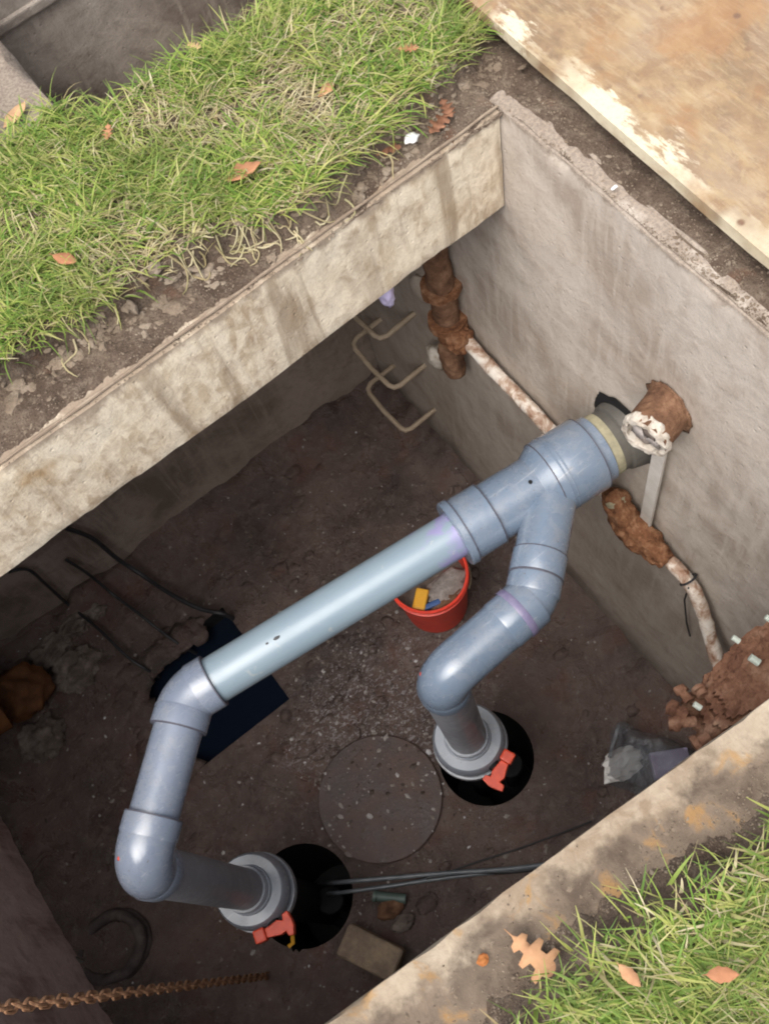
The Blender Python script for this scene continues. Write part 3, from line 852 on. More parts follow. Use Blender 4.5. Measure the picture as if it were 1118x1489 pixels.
V, F = lump_data(.05, 3, .2, 2.0, 8, (.5, 1, 1.2)); cc = at(612, 420, x=.01)
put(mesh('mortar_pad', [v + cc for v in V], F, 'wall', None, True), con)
run = [at(672, 487, x=.035), at(700, 520, x=.035), at(740, 562, x=.035), at(775, 598, x=.035), at(808, 634, x=.035), at(850, 682, x=.035), at(885, 722, x=.035)]
PP = []
for a, b in zip(run, run[1:]): PP += [a.lerp(b, t) for t in (0, .25, .5, .75)]
PP.append(run[-1]); mb = MB(); mb.tube(PP, [.0215 * (1 + .12 * noise.noise(p * 25)) for p in PP], 14, True, .15); mb.build('pipe_run', 'scale', con)
run = [at(915, 772, x=.04), at(945, 795, x=.04), at(970, 812, x=.035), at(992, 835, x=.035), at(1010, 860, x=.035), at(1022, 890, x=.04), at(1032, 925, x=.05), at(1044, 965, x=.07), at(1050, 985, x=.08)]
PP = []
for a, b in zip(run, run[1:]): PP += [a.lerp(b, t) for t in (0, .25, .5, .75)]
PP.append(run[-1]); mb = MB(); mb.tube(PP, [.021 * (1 + .12 * noise.noise(p * 25)) for p in PP], 14, True, .15)
o = mb.build('pipe_run', 'scale', con)
run = [at(888, 712, x=.045), at(900, 735, x=.05), at(912, 762, x=.055), at(935, 785, x=.05), at(958, 806, x=.045), at(972, 818, x=.04)]
PP = []
for a, b in zip(run, run[1:]): PP += [a.lerp(b, t / 7) for t in range(7)]
mb = MB(); mb.tube(PP, [.026 + .020 * math.sin(min(1, max(0, i / (len(PP) - 1))) * math.pi) for i in range(len(PP))], 40, True); roughen(mb.build('rust_collar', 'rust', con), .012, 30)
mb = MB(); mb.lathe(at(893, 722, x=.05), (at(905, 745, x=.05) - at(893, 722, x=.05)), [(0, .028), (.004, .033), (.018, .033), (.022, .028)], 20); mb.build('clamp_ring', 'beige', con)
mb = MB(); k0 = at(1001, 843, x=.035); ax0 = (at(1010, 860, x=.035) - at(992, 835, x=.035)).normalized()
u_ = ax0.orthogonal().normalized(); w_ = ax0.cross(u_)
P = [k0 + (u_ * math.cos(a) + w_ * math.sin(a)) * .026 for a in [i * math.pi / 8 for i in range(17)]]
mb.tube(P, .0035, 6); P = [at(1001, 855, x=.05), at(995, 872, x=.03), at(998, 905, x=.02), at(1003, 925, x=.012)]; mb.tube(P, .003, 6); mb.build('tie_wire', 'cable', con)

# rusty stub with chalky end and the white bar below it
stub = thing('pipe_stub', 'rusty capped pipe stub with chalky white end sticking out of the right wall', 'pipe stub', (0, .57, -.5))
sc = at(975, 588, x=0.0); se = at(931, 612, x=.135); se.z = sc.z + .004; sx_ = (se - sc).normalized(); Ls = (se - sc).length
mb = MB(); mb.tube([sc - sx_ * .03 + sx_ * (Ls * t) for t in (0, .2, .4, .6, .8, 1.0)], [.066, .061, .060, .060, .059, .058], 30, False, .06); mb.build('stub_pipe', 'rust_dark', stub)
mb = MB(); e_ = sc + sx_ * (Ls - .055)
mb.lathe(e_, sx_, [(0, .060), (.006, .062), (.012, .0625), (.018, .0615), (.024, .0605), (.027, .056), (.028, .050), (.027, .046), (.020, .043), (.012, .042), (.010, .03), (.009, .01)], 54, False, True)
for v_ in mb.V: v_ += noise.noise_vector(v_ * 26) * .006 + noise.noise_vector(v_ * 75) * .005
mb.build('chalky_end', 'white', stub, True, 30)
for k in range(4):
    V, F = lump_data(.020, 2, .5, 2.5, 5 + k, (.5, 1.2, .9)); a = k * 1.7
    yv = sx_.cross(up).normalized(); zv = yv.cross(sx_)
    put(mesh('plug_lump', [v + e_ + sx_ * .014 + (yv * math.cos(a) + zv * math.sin(a)) * .018 for v in V], F, 'stone' if k % 2 else 'rag', None, True), stub)
V, F = lump_data(.070, 3, .22, 2.5, 9, (.10, 1, 1)); put(mesh('rust_stain_ring', [v + sc + Vector((.004, 0, 0)) for v in V], F, 'rust_dark', None, True), stub)
wb0 = at(963, 640, x=.028); wb1 = at(938, 762, x=.020)
mb = MB(); zz = (wb0 - wb1).normalized(); yy = Vector((1, 0, 0)).cross(zz).normalized(); xx = yy.cross(zz)
mb.box((wb0 + wb1) / 2, .010, .040, (wb0 - wb1).length, Matrix((xx, yy, zz)).transposed())
o = mb.build('flat_bar', 'whitebar', None, False); bevel(o, .002, 2)
tag(o, 'white flat bar hanging down the wall from the rusty stub', 'bar')

# corroded bracket under the near kerb
br = thing('rusted_bracket', 'corroded flaky rust bracket with pale bolts in the near right corner', 'bracket', tuple(at(1060, 1010, -.75)))
zb = -.70
base_o = [(1180, 870), (1118, 905), (1090, 918), (1062, 940), (1048, 962), (1026, 982), (1012, 1000), (996, 1012), (992, 1030), (1006, 1044), (1014, 1062), (1010, 1078), (1028, 1088), (1060, 1078), (1110, 1060), (1190, 1010)]
for L_ in range(4):
    oc = (1100 + L_ * 6, 985 - L_ * 4); sc_ = 1 - .13 * L_; zt_ = zb - .03 + .024 * L_; rings = 9; per = len(base_o) * 6
    V = []; F = []
    for k in range(rings + 1):
        t = max(0, k - 1) / (rings - 1)
        for i in range(per):
            a = Vector((*base_o[i // 6], 0)); b = Vector((*base_o[(i // 6 + 1) % len(base_o)], 0)); uv = a.lerp(b, (i % 6) / 6)
            uv = Vector((oc[0], oc[1], 0)).lerp(uv, sc_ * (1 + .10 * noise.noise(Vector((i * .55, L_ * 7, 0)))))
            uv = uv.lerp(Vector((oc[0], oc[1], 0)), t * .97)
            p = at(uv.x, uv.y, zt_)
            p += noise.noise_vector(p * 24) * .006
            if k == 0: p.z -= .026
            else: p.z += .009 * noise.fractal(Vector((p.x * 14 + p.y * 7, p.y * 30 - p.x * 14, L_)), 1, 2, 4) + .004 * noise.noise(p * 70)
            V.append(p)
    for k in range(rings):
        for i in range(per): F.append((k * per + i, (k + 1) * per + i, (k + 1) * per + (i + 1) % per, k * per + (i + 1) % per))
    F.append(tuple(rings * per + i for i in range(per)))
    o = mesh('rust_layer', V, F, 'rust_pale', None, True); autosmooth(o, 65); put(o, br)
for u, v_, u2, v2, rr in ((1002, 1020, 987, 1000, .013), (1000, 1042, 972, 1027, .016), (1012, 1050, 972, 1052, .015), (1030, 1072, 1008, 1085, .018), (1022, 1012, 1015, 1000, .014)):
    a = at(u, v_, zb + .02); b = at(u2, v2, zb + .015); mb = MB(); n_ = 16
    mb.tube([a.lerp(b, t / n_) for t in range(n_ + 1)], [rr * (.85 if t < 10 else 1.2) for t in range(n_ + 1)], 16, True)
    roughen(mb.build('rusty_bolt', 'rust_pale', br, True, 70), .0045, 40)
for u, v_, s_ in ((1070, 930, 1), (1097, 960, 1.3), (1014, 1027, 1), (1118, 900, 1)):
    c_ = at(u, v_, zb + .055); mb = MB(); dr_ = (at(u + 12, v_ + 8, zb + .05) - c_).normalized()
    mb.tube([c_ - dr_ * .009 * s_, c_ + dr_ * .009 * s_], .0068 * s_, 8); mb.build('pale_bolt', 'bolt', br, True, 25)

# ------------------------------------------------------------------ things on the pit floor
# bucket
bc = at(640, 925, ZF); bc = Vector((.478, -.022, ZF + .015))
bk = thing('bucket', 'red plastic bucket standing on the pit floor below the pale pipe', 'bucket', tuple(bc))
mb = MB(); mb.lathe(bc, up, [(0, .125), (.004, .128), (.30, .148), (.302, .155), (.312, .157), (.314, .150), (.335, .151), (.337, .157), (.347, .158), (.350, .154), (.350, .147), (.02, .122), (.018, .01)], 48, True, True)
mb.build('body', 'bucket', bk, True, 28)
mb = MB(); mb.tube([bc + Vector((math.cos(a) * .162, math.sin(a) * .162, .30 - .06 * math.sin((a - 2.2)))) for a in [2.2 + i * math.pi / 20 for i in range(21)]], .0028, 8); mb.build('handle', 'rung', bk)
mb = MB(); mb.lathe(bc + up * .26, up, [(0, .142), (.001, .02)], 30); mb.build('grey_slurry', 'stone', None)
sl_ = bpy.data.objects['grey_slurry']; tag(sl_, 'dark grubby waste filling the red bucket', 'waste')
def in_bucket(u, v_, z): return at(u, v_, z)
mb = MB(); cq = in_bucket(612, 873, bc.z + .30); mb.box(cq, .085, .05, .04, Matrix.Rotation(R_(40), 3, 'Z'))
o = mb.build('yellow_block', 'yellow', None, False); bevel(o, .008, 2); tag(o, 'yellow plastic block poking out of the red bucket', 'block')
mb = MB(); cq = in_bucket(628, 880, bc.z + .30); mb.box(cq, .07, .022, .025, Matrix.Rotation(R_(-15), 3, 'Z'))
o = mb.build('blue_block', 'blue', None, False); bevel(o, .006, 2); tag(o, 'small blue plastic piece beside the yellow block in the bucket', 'block')
V, F = lump_data(.075, 3, .35, 2.4, 2, (1.2, .7, .35)); cq = in_bucket(650, 853, bc.z + .295)
tag(mesh('rag', [v + cq for v in V], F, 'rag', None, True), 'pale dirty rag bundled in the red bucket', 'rag')
V, F = lump_data(.05, 3, .3, 2.4, 6, (1.5, .5, .4)); cq = in_bucket(650, 872, bc.z + .29)
tag(mesh('rag', [v + cq for v in V], F, 'rust_dark', None, True), 'brown soaked rag in the red bucket below the pale one', 'rag')

# round lid on the floor
mb = MB(); mb.lathe((1.135, .455, ZF - .02), up, [(0, .244), (.028, .244), (.032, .239), (.032, .0)], 64, True, False)
o = mb.build('round_cover', 'disc', None, True, 30); tag(o, 'round rusty cover lying flush in the floor between the two sumps', 'cover')

# brick and rubble near the kerb
mb = MB(); mb.box(at(540, 1385, ZF + .06), .22, .12, .085, Matrix.Rotation(R_(118), 3, 'Z') @ Matrix.Rotation(R_(4), 3, 'X'))
o = mb.build('brick', 'brick', None, False); bevel(o, .016, 3); autosmooth(o, 60); tag(o, 'tan worn brick lying on the pit floor against the near kerb', 'brick')
for i, (u, v_, rr, lab, mt) in enumerate(((585, 1342, .035, 'small pale stone just above the tan brick', 'stone'), (568, 1320, .045, 'brown lump of rubble between the cables and the tan brick', 'rust_dark'))):
    V, F = lump_data(rr, 2, .3, 2, i + 20, (1.3, .8, .6)); o = mesh('stone', [v + at(u, v_, ZF + .02) for v in V], F, mt, None, False); tag(o, lab, 'stone')
mb = MB(); mb.tube([at(548, 1304, ZF + .03), at(590, 1308, ZF + .025)], .018, 14, True); mb.lathe(at(546, 1304, ZF + .03), at(540, 1303, ZF + .03) - at(546, 1304, ZF + .03), [(-.004, .010), (-.004, .021), (.008, .021), (.009, .012)], 14)
tag(mb.build('hose_end', 'pipe_green', None), 'short green grey hose end lying below the cables', 'hose')

# cables along the floor from the left sump
def cable(name, mat, uvs, rad, lab, cat='cable', group=None, zoff=.015):
    P = [at(u, v_, ZF + zoff) if len(t) == 0 else Vector(at(u, v_, **t[0])) for u, v_, *t in uvs]
    Q = []
    for i in range(len(P) - 1):
        p0 = P[max(0, i - 1)]; p1 = P[i]; p2 = P[i + 1]; p3 = P[min(len(P) - 1, i + 2)]
        for k in range(6):
            t = k / 6; Q.append(.5 * ((2 * p1) + (p2 - p0) * t + (2 * p0 - 5 * p1 + 4 * p2 - p3) * t * t + (3 * p1 - p0 - 3 * p2 + p3) * t ** 3))
    Q.append(P[-1]); mb = MB(); mb.tube(Q, rad, 10); return tag(mb.build(name, mat, None), lab, cat, group)
fg = 'cables across the pit floor'
cable('cable', 'cable_grey', [(462, 1288, dict(z=ZF - .6)), (476, 1285, dict(z=ZF - .12)), (500, 1283), (570, 1277), (650, 1270), (740, 1264), (830, 1252), (900, 1240)], .0085, 'upper grey cable running from the left sump towards the near kerb', group=fg, zoff=.03)
cable('cable', 'cable_grey', [(458, 1304, dict(z=ZF - .6)), (474, 1300, dict(z=ZF - .12)), (500, 1298), (560, 1290), (620, 1281), (690, 1272), (760, 1266), (860, 1256)], .0075, 'lower grey cable running from the left sump towards the near kerb', group=fg, zoff=.02)
cable('cable', 'cable', [(620, 1277), (680, 1270), (740, 1268), (800, 1262), (880, 1256)], .008, 'black cable twisted against the two grey cables', group=fg, zoff=.022)
cable('wire', 'cable', [(560, 1292), (640, 1272), (700, 1252), (750, 1236), (800, 1218), (860, 1195)], .0035, 'thin black wire rising away from the grey cables on the floor', 'wire', zoff=.02)
# dark cables hanging under the roof slab
hg = 'cables hanging by the far wall'
cable('cable', 'cable', [(96, 768, dict(y=-1.03)), (135, 783, dict(y=-1.02)), (170, 812, dict(y=-1.0)), (205, 835), (245, 862), (290, 885), (325, 893), (345, 905, dict(z=ZF - .06)), (352, 925, dict(z=ZF - .2))], .010, 'thick dark cable hanging off the far wall, rightmost of three', group=hg, zoff=.075)
cable('cable', 'cable', [(96, 814, dict(y=-1.04)), (130, 836, dict(y=-1.0)), (165, 865), (205, 895), (230, 915, dict(z=ZF + .05)), (262, 938, dict(z=ZF + .02)), (285, 950, dict(z=ZF - .1))], .007, 'dark cable off the far wall, middle one of three', group=hg, zoff=.075)
cable('cable', 'cable', [(12, 832, dict(y=-1.04)), (40, 828, dict(y=-1.03)), (65, 848, dict(y=-1.02)), (100, 880), (140, 912), (185, 955, dict(z=ZF + .06)), (215, 975, dict(z=ZF + .02)), (232, 985, dict(z=ZF - .08))], .007, 'dark cable off the far wall, leftmost of three', group=hg, zoff=.075)

# plastic bag with things in it
bg0 = at(930, 1108, ZF)
bag = thing('plastic_bag', 'crumpled clear plastic bag lying on the floor beside the near kerb', 'bag', tuple(bg0))
out = [(892, 1055), (902, 1052), (940, 1068), (985, 1082), (1012, 1100), (1010, 1150), (950, 1165), (905, 1148), (876, 1135), (884, 1100)]
V = []; F = []; n = len(out); rings = 16; sb = 9; cen = at(940, 1110, ZF + .02)
for k in range(rings):
    t = k / (rings - 1)
    for i in range(n * sb):
        a = Vector((*out[(i // sb) % n], 0)); b = Vector((*out[(i // sb + 1) % n], 0)); uv = a.lerp(b, (i % sb) / sb)
        p = at(uv.x, uv.y, ZF + .02).lerp(cen, t * .98)
        rd = 1 - abs(noise.noise(Vector((p.x * 11, p.y * 11, 4)))) * 2; rd2 = 1 - abs(noise.noise(Vector((p.x * 26, p.y * 26, 9)))) * 2
        p.z = ZF + .02 + .13 * math.sin(min(1, t * 1.6) * math.pi / 2) ** .8 + (.03 * rd + .016 * rd2) * (1 if k else .2)
        V.append(p + noise.noise_vector(p * 22) * .012)
N4 = n * sb
for k in range(rings - 1):
    for i in range(N4): F.append((k * N4 + i, k * N4 + (i + 1) % N4, (k + 1) * N4 + (i + 1) % N4, (k + 1) * N4 + i))
F.append(tuple((rings - 1) * N4 + i for i in range(N4)))
put(mesh('film', V, F, 'film', None, True), bag)
mb = MB(); P = [at(u, v_, ZF + .12) for u, v_ in ((899, 1054), (895, 1070), (890, 1085), (886, 1102))]; mb.tube(P, [.004, .007, .006, .007], 8, True, .6); mb.build('rolled_mouth', 'film', bag)
V, F = lump_data(.06, 3, .4, 2.6, 4, (1.3, .9, .5)); o = mesh('paper_waste', [v + at(905, 1112, ZF + .07) for v in V], F, 'scrap', None, False); tag(o, 'crumpled whitish paper in the left end of the plastic bag', 'paper')
mb = MB(); mb.box(at(975, 1112, ZF + .07), .14, .10, .05, Matrix.Rotation(R_(150), 3, 'Z')); o = mb.build('carton', 'lavender', None, False); bevel(o, .005, 2); tag(o, 'lavender carton in the plastic bag by the kerb', 'carton')

# chain
ch = thing('hanging_chain', 'rusty chain hanging down to the floor in the lower left of the pit', 'chain', (1.84, .71, ZF))
lm = MB(); P = []
for i in range(25):
    a = 2 * math.pi * i / 24; P.append(Vector((math.cos(a) * .0105, 0, math.sin(a) * .0105 + (.012 if math.sin(a) > 0 else -.012))))
lm.tube(P, .0042, 7, False); proto = lm.build('link', 'chain', None); proto.parent = ch
mb = MB(); mb.tube([(1.865, -.10, .02), (1.865, 1.30, .02)], .014, 12); mb.build('hanger_bar', 'chain', ch)
pt, pb = Vector((1.865, .752, -.002)), Vector((1.845, .707, ZF + .02)); nl = int((pt - pb).length / .0375)
for i in range(nl):
    o = proto if i == 0 else proto.copy()
    if i: COL.objects.link(o); o.parent = ch
    p = pt.lerp(pb, i / (nl - 1)); o.location = p - Vector(ch.location)
    o.rotation_euler = (random.uniform(-.1, .1), random.uniform(-.1, .1), (math.pi / 2 if i % 2 else 0) + .7 + random.uniform(-.25, .25))

# clay pipe stub, hose ring and rubble at the left end
cs = thing('clay_pipe', 'dull orange-brown crusted pipe stub in the dark far left corner', 'pipe', tuple(at(30, 1000, ZF)))
mb = MB(); a = Vector((2.36, -.74, -2.06)); b = Vector((2.1, -.74, -2.12)); mb.tube([a, a.lerp(b, .7), a.lerp(b, .72), b], [.10, .10, .125, .125], 32, False); mb.tube([b, a.lerp(b, .5)], [.10, .09], 32, False)
roughen(mb.build('barrel', 'orange', cs), .004, 20)
V, F = lump_data(.13, 4, .3, 1.8, 61, (1.0, .9, .8)); roughen(put(mesh('rust_crust', [v + at(28, 1008, ZF + .12) for v in V], F, 'orange', None, True), cs), .012, 16)
hr = thing('hose_coil', 'dark ribbed hose coil lying at the foot of the left wall', 'hose', tuple(at(165, 1375, ZF)))
c_ = at(165, 1378, ZF + .012)
for k in range(2):
    mb = MB(); P = [c_ + Vector((math.cos(a) * (.13 - .006 * k), math.sin(a) * (.11 - .004 * k), .032 * k + .012 * math.sin(a * 2 + k))) for a in [i * 2 * math.pi / 40 for i in range(41)]]
    mb.tube(P, .022, 14, False); roughen(mb.build('turn', 'rust_mud', hr), .006, 24)
mb = MB(); P = [at(0, 1360, -2.0), at(40, 1365, -2.1), at(75, 1385, -2.25), at(120, 1400, ZF + .06)]; mb.tube(P, .012, 10); mb.build('tail', 'rubber', hr)
rl = ['largest grey rubble lump at the foot of the far wall', 'flat grey rubble lump left of the largest one by the far wall', 'dark rubble lump between the cables and the grey pipe', 'brown rubble lump in front of the orange pipe stub', 'small grey rubble lump nearest the leftmost hanging cable']
for i, (u, v_, rr, sq) in enumerate(((112, 905, .07, (1.5, .8, .7)), (70, 950, .09, (1.5, .8, .5)), (110, 975, .10, (1.3, 1, .45)), (60, 1075, .10, (1.2, 1, .5)), (140, 890, .045, (1.2, .9, .7)))):
    V, F = lump_data(rr * .8, 5, .4, 1.9, i + 40, sq); o = mesh('rubble_lump', [v + at(u, v_, ZF + .03) for v in V], F, 'stone', None, True); roughen(o, .014, 14); autosmooth(o, 38); tag(o, rl[i], 'rubble', 'rubble lumps by the far wall')
V, F = lump_data(.03, 3, .3, 2, 77, (.7, .7, 1.6)); tag(mesh('foam_drip', [v + at(571, 436, y=-.02) + Vector((0, -.03, 0)) for v in V], F, 'lavender', None, True), 'small lavender foam drip below the roof slab edge near the step irons', 'foam')

# loose flecks and grit over the floor
def flecks(name, mat_stops, n, gen, smin, smax, label, rough=.7):
    q = NT(name); g = q.n('ShaderNodeNewGeometry'); c = q.ramp(g.outputs['Random Per Island'], mat_stops); m = q.out(c, rough, .4)
    V = []; F = []
    for _ in range(n):
        p = gen()
        if p is None: continue
        s = random.uniform(smin, smax) * (1 + 1.2 * (random.random() ** 6)); el = random.uniform(.6, 1.9)
        a = random.uniform(0, 6.28); b = len(V); k = random.choice((4, 5, 5, 6)); h = s * random.uniform(.2, .6)
        for i in range(k):
            t = a + i * 6.283 / k; rx = s * el * math.cos(t) * random.uniform(.7, 1.1); ry = s * math.sin(t) * random.uniform(.7, 1.1)
            x = p.x + rx * math.cos(a) - ry * math.sin(a); y = p.y + rx * math.sin(a) + ry * math.cos(a); V.append((x, y, p.z))
        V.append((p.x + random.uniform(-.2, .2) * s, p.y + random.uniform(-.2, .2) * s, p.z + h))
        for i in range(k): F.append((b + i, b + (i + 1) % k, b + k))
    return tag(mesh(name, V, F, None, None, False, mats=[m]), label, 'debris', kind='stuff')
def floor_pt():
    if random.random() < .55:
        u = random.gauss(540, 95); v_ = random.gauss(1060, 150); p = at(u, v_, ZF)
    else: p = Vector((random.uniform(.03, 2.3), random.uniform(-1.0, 1.25), ZF))
    if not (.02 < p.x < 2.36 and -1.04 < p.y < 1.28): return None
    for cx, cy, rr in HOLES:
        if math.hypot(p.x - cx, p.y - cy) < rr + .01: return None
    if HX0 - .01 < p.x < HX1 + .01 and HY0 - .01 < p.y < HY1 + .01: return None
    e = min(p.x, p.y + 1.06, XL - p.x)
    x, y = p.x, p.y
    h = .016 * fbm(x, y, 5) + .007 * fbm(x, y, 22, 3) + .11 * sm((.17 - e) / .17) * (.6 + .6 * fbm(x, y, 4, 8)) + .05 * max(0, fbm(x, y, 2.2, 12) - .15) * (1 if x > 1.5 else .5)
    for cx, cy, rr in HOLES: h *= sm((math.hypot(x - cx, y - cy) - rr) / .08)
    dx = max(HX0 - x, x - HX1); dy = max(HY0 - y, y - HY1); h *= sm(max(dx, dy) / .05)
    dd = math.hypot(x - 1.135, y - .455)
    if dd < .244:
        if random.random() < .6: return None
        h = .0125
    elif dd < .27: h *= sm((dd - .215) / .05)
    p.z = ZF + h - .0005; return p
flecks('floor_flecks', [(0, (.05, .035, .03)), (.45, (.11, .08, .065)), (.75, (.22, .19, .17)), (.95, (.36, .34, .33)), (1, (.52, .52, .54))], 4200, floor_pt, .0016, .0062, 'pale and brown flecks of debris scattered over the wet pit floor', .45)

V = []; F = []
for i in range(420):
    p = floor_pt()
    if p is None or math.hypot(p.x - 1.135, p.y - .455) < .25 or any(math.hypot(p.x - a, p.y - b) < c_ + .05 for a, b, c_ in HOLES): continue
    rr = .006 + .026 * random.random() ** 3
    v_, f_ = lump_data(rr, 2, .5, 2.4, i, (random.uniform(.8, 1.8), random.uniform(.6, 1.2), random.uniform(.3, .6)))
    b = len(V); V.extend([q_ + p for q_ in v_]); F.extend([tuple(k + b for k in t) for t in f_])
for i in range(130):
    t = random.random()
    if i % 2: p = Vector((HX1 + random.gauss(.02, .03), HY0 + (HY1 - HY0) * t, ZF))
    else: p = Vector((HX0 + (HX1 - HX0) * (.25 + .75 * t), HY0 - random.gauss(.0, .02), ZF))
    rr = .014 + .04 * random.random() ** 2
    v_, f_ = lump_data(rr, 2, .5, 2.4, i + 900, (random.uniform(.8, 1.6), random.uniform(.6, 1.3), random.uniform(.3, .6)))
    b = len(V); V.extend([q_ + p for q_ in v_]); F.extend([tuple(k + b for k in t_) for t_ in f_])
tag(mesh('mud_lumps', V, F, 'mud', None, True), 'small lumps of wet brown mud over the pit floor', 'mud', kind='stuff')

# ------------------------------------------------------------------ turf, clods, leaves
def turf_ok(x, y, margin=0.0):
    return sod_amount(x, y) > margin and not hole(x, y)
def grass(name, region, n, label, dens, straw=.12, mat='grass', lmin=.035, lmax=.095):
    V = []; F = []; cnt = 0; tries = 0
    lay = Vector((-.79, .6, 0))
    while cnt < n and tries < n * 6:
        tries += 1
        x = random.uniform(region[0], region[1]); y = random.uniform(region[2], region[3])
        s = sod_amount(x, y)
        if s < .004 or hole(x, y) or (-.2 < x < .71 and -.63 < y < -.560 + .02 * fbm(x, y, 9, 2)): continue
        if random.random() > dens(x, y): continue
        cnt += 1
        L = random.uniform(lmin, lmax) * (1.0 + .25 * fbm(x, y, 5, 4)); wd = random.choice((.0008, .0011, .0014, .0017, .0026)) * random.uniform(.8, 1.2)
        th = random.gauss(0, .75) + (math.pi if random.random() < .42 else 0) + 1.2 * fbm(x, y, 3.2, 14)
        dv = Vector((lay.x * math.cos(th) - lay.y * math.sin(th), lay.x * math.sin(th) + lay.y * math.cos(th), 0))
        sv = Vector((-dv.y, dv.x, 0)); tilt = random.uniform(.4, 1.2); z0 = ground_h(x, y) - .004
        p = Vector((x, y, z0)); b = len(V); ang = tilt; seg = 4
        bend = random.uniform(.1, .42); tw = random.uniform(-.25, .25)
        for k in range(seg + 1):
            ww = wd * (1 - (k / seg) ** 2 * .85)
            V += [p - sv * ww, p + sv * ww]
            p = p + (dv * math.sin(ang) + up * math.cos(ang)) * (L / seg)
            if p.z < z0 + .008: p.z = z0 + .008 + random.uniform(0, .004)
            ang += bend; dv = (dv + sv * tw * .4).normalized(); sv = Vector((-dv.y, dv.x, 0))
        for k in range(seg): F.append((b + 2 * k, b + 2 * k + 1, b + 2 * k + 3, b + 2 * k + 2))
    return tag(mesh(name, V, F, mat, None, True), label, 'grass', kind='stuff')
BARE = [(at(530, 90, .07), .05, .6), (at(620, 95, .07), .04, .7), (at(250, 250, .07), .05, .6), (at(90, 320, .07), .04, .5), (at(460, 185, .07), .12, 1.0), (at(400, 120, .07), .07, .7), (at(180, 312, .07), .06, .8), (at(570, 150, .07), .06, .6), (at(300, 170, .07), .05, .5)]
def bare(x, y):
    v = 0
    for p, r_, k in BARE: v = max(v, k * math.exp(-((x - p.x) ** 2 + (y - p.y) ** 2) / r_ ** 2))
    return min(1, v * (1 + .8 * fbm(x, y, 12, 5)))
def dens_far(x, y):
    return max(.03, (.95 - .8 * sm((fbm(x, y, 4.2, 21) - .12) / .35)) * (1 - .9 * bare(x, y)))
def dens_near(x, y):
    s = sod_amount(x, y); return min(1, .05 + s * 6.5) * (1 - .4 * sm((fbm(x, y, 5, 31) - .15) / .3))
grass('grass', (-.12, 1.75, -.95, .0), 27000, 'trampled green grass on the turf strip between the two pits', dens_far)
grass('grass', (.3, 1.75, 1.22, 1.95), 38000, 'bright green grass beside the near kerb', dens_near, lmin=.03, lmax=.085)
grass('dry_grass', (-.12, 1.75, -.95, .0), 6500, 'dead straw-coloured blades matted in the turf strip', lambda x, y: min(1, .22 + .35 * sm((fbm(x, y, 4.2, 21) + .05) / .3) + .5 * bare(x, y)), mat='straw', lmin=.03, lmax=.08)
grass('dry_grass', (.3, 1.75, 1.22, 1.95), 5000, 'dead straw-coloured blades in the grass by the near kerb', dens_near, mat='straw', lmin=.03, lmax=.09)

# exposed pale roots hanging from the turf edge
mb = MB()
for i in range(70):
    x = random.gauss(.60, .085) if i < 52 else random.uniform(.2, 1.1)
    y = sod_edge(x) - random.uniform(-.012, .05); p = Vector((x, y, ground_h(x, y) + random.uniform(.0, .012)))
    a = random.uniform(.6, 2.6); P = [p.copy()]; L = random.uniform(.03, .085); n_ = 7; cv = random.gauss(0, .28)
    for k in range(n_):
        a += cv + random.gauss(0, .22); p = p + Vector((math.cos(a), math.sin(a) * .8, 0)) * L / n_
        g = ground_h(p.x, p.y) + .005 if not hole(p.x, p.y) else .006
        p.z = max(g, p.z - .010 if p.z > g else g); P.append(p.copy())
    mb.tube(P, [.0021, .0022, .0021, .002, .0018, .0016, .0012, .0007], 6)
tag(mb.build('roots', 'straw', None), 'pale exposed grass roots trailing from the turf edge', 'roots', kind='stuff')

# soil clods along the turf edge and on the rim
V = []; F = []
def clod(x, y, z, rr, seed):
    v_, f_ = lump_data(rr, 2 if rr > .006 else 1, .6, 2.6, seed, (random.uniform(.8, 1.7), random.uniform(.6, 1.2), random.uniform(.35, .7)))
    b = len(V); a = random.uniform(0, 6.28); ca, sa = math.cos(a), math.sin(a)
    V.extend([Vector((x + q_.x * ca - q_.y * sa, y + q_.x * sa + q_.y * ca, z + q_.z)) for q_ in v_]); F.extend([tuple(i + b for i in t) for t in f_])
for i in range(1100):
    x = random.uniform(-.1, 1.7); y = sod_edge(x) + random.gauss(.006, .022)
    if hole(x, y): continue
    rr = .002 + .010 * random.random() ** 4 * (1.5 if x > .6 else 1); clod(x, y, ground_h(x, y) - rr * .1, rr, i)
for i in range(420):
    x = random.uniform(-.1, 1.7); y = random.uniform(sod_edge(x), -.01)
    if hole(x, y): continue
    clod(x, y, ground_h(x, y), .0015 + .004 * random.random() ** 3, i)
def grain(x, y, z, rr):
    b = len(V); k = [random.uniform(.6, 1.3) * rr for _ in range(6)]
    V.extend([Vector((x + k[0], y, z)), Vector((x - k[1], y, z)), Vector((x, y + k[2], z)), Vector((x, y - k[3], z)), Vector((x, y, z + k[4])), Vector((x, y, z - k[5]))])
    F.extend([tuple(b + t for t in f_) for f_ in ((0, 2, 4), (2, 1, 4), (1, 3, 4), (3, 0, 4), (2, 0, 5), (1, 2, 5), (3, 1, 5), (0, 3, 5))])
def top(x, y): return max(ground_h(x, y), -.002) if not hole(x, y) else -.001
for i in range(2600):
    x = random.uniform(-.05, 1.45); y = -abs(random.gauss(.02, .05)) - .004
    grain(x, y, top(x, y), .0008 + .0022 * random.random() ** 2)
for i in range(2600):
    x = random.uniform(.35, 1.4); y = near_edge(x) + .02 - abs(random.gauss(0, .035))
    if y > kerb_y(x) + .006: grain(x, y, top(x, y), .0008 + .0024 * random.random() ** 2)
for i in range(2200):
    x = -.006 - abs(random.gauss(0, .04)); y = random.uniform(-.1, .85); grain(x, y, top(x, y), .0008 + .0022 * random.random() ** 2)
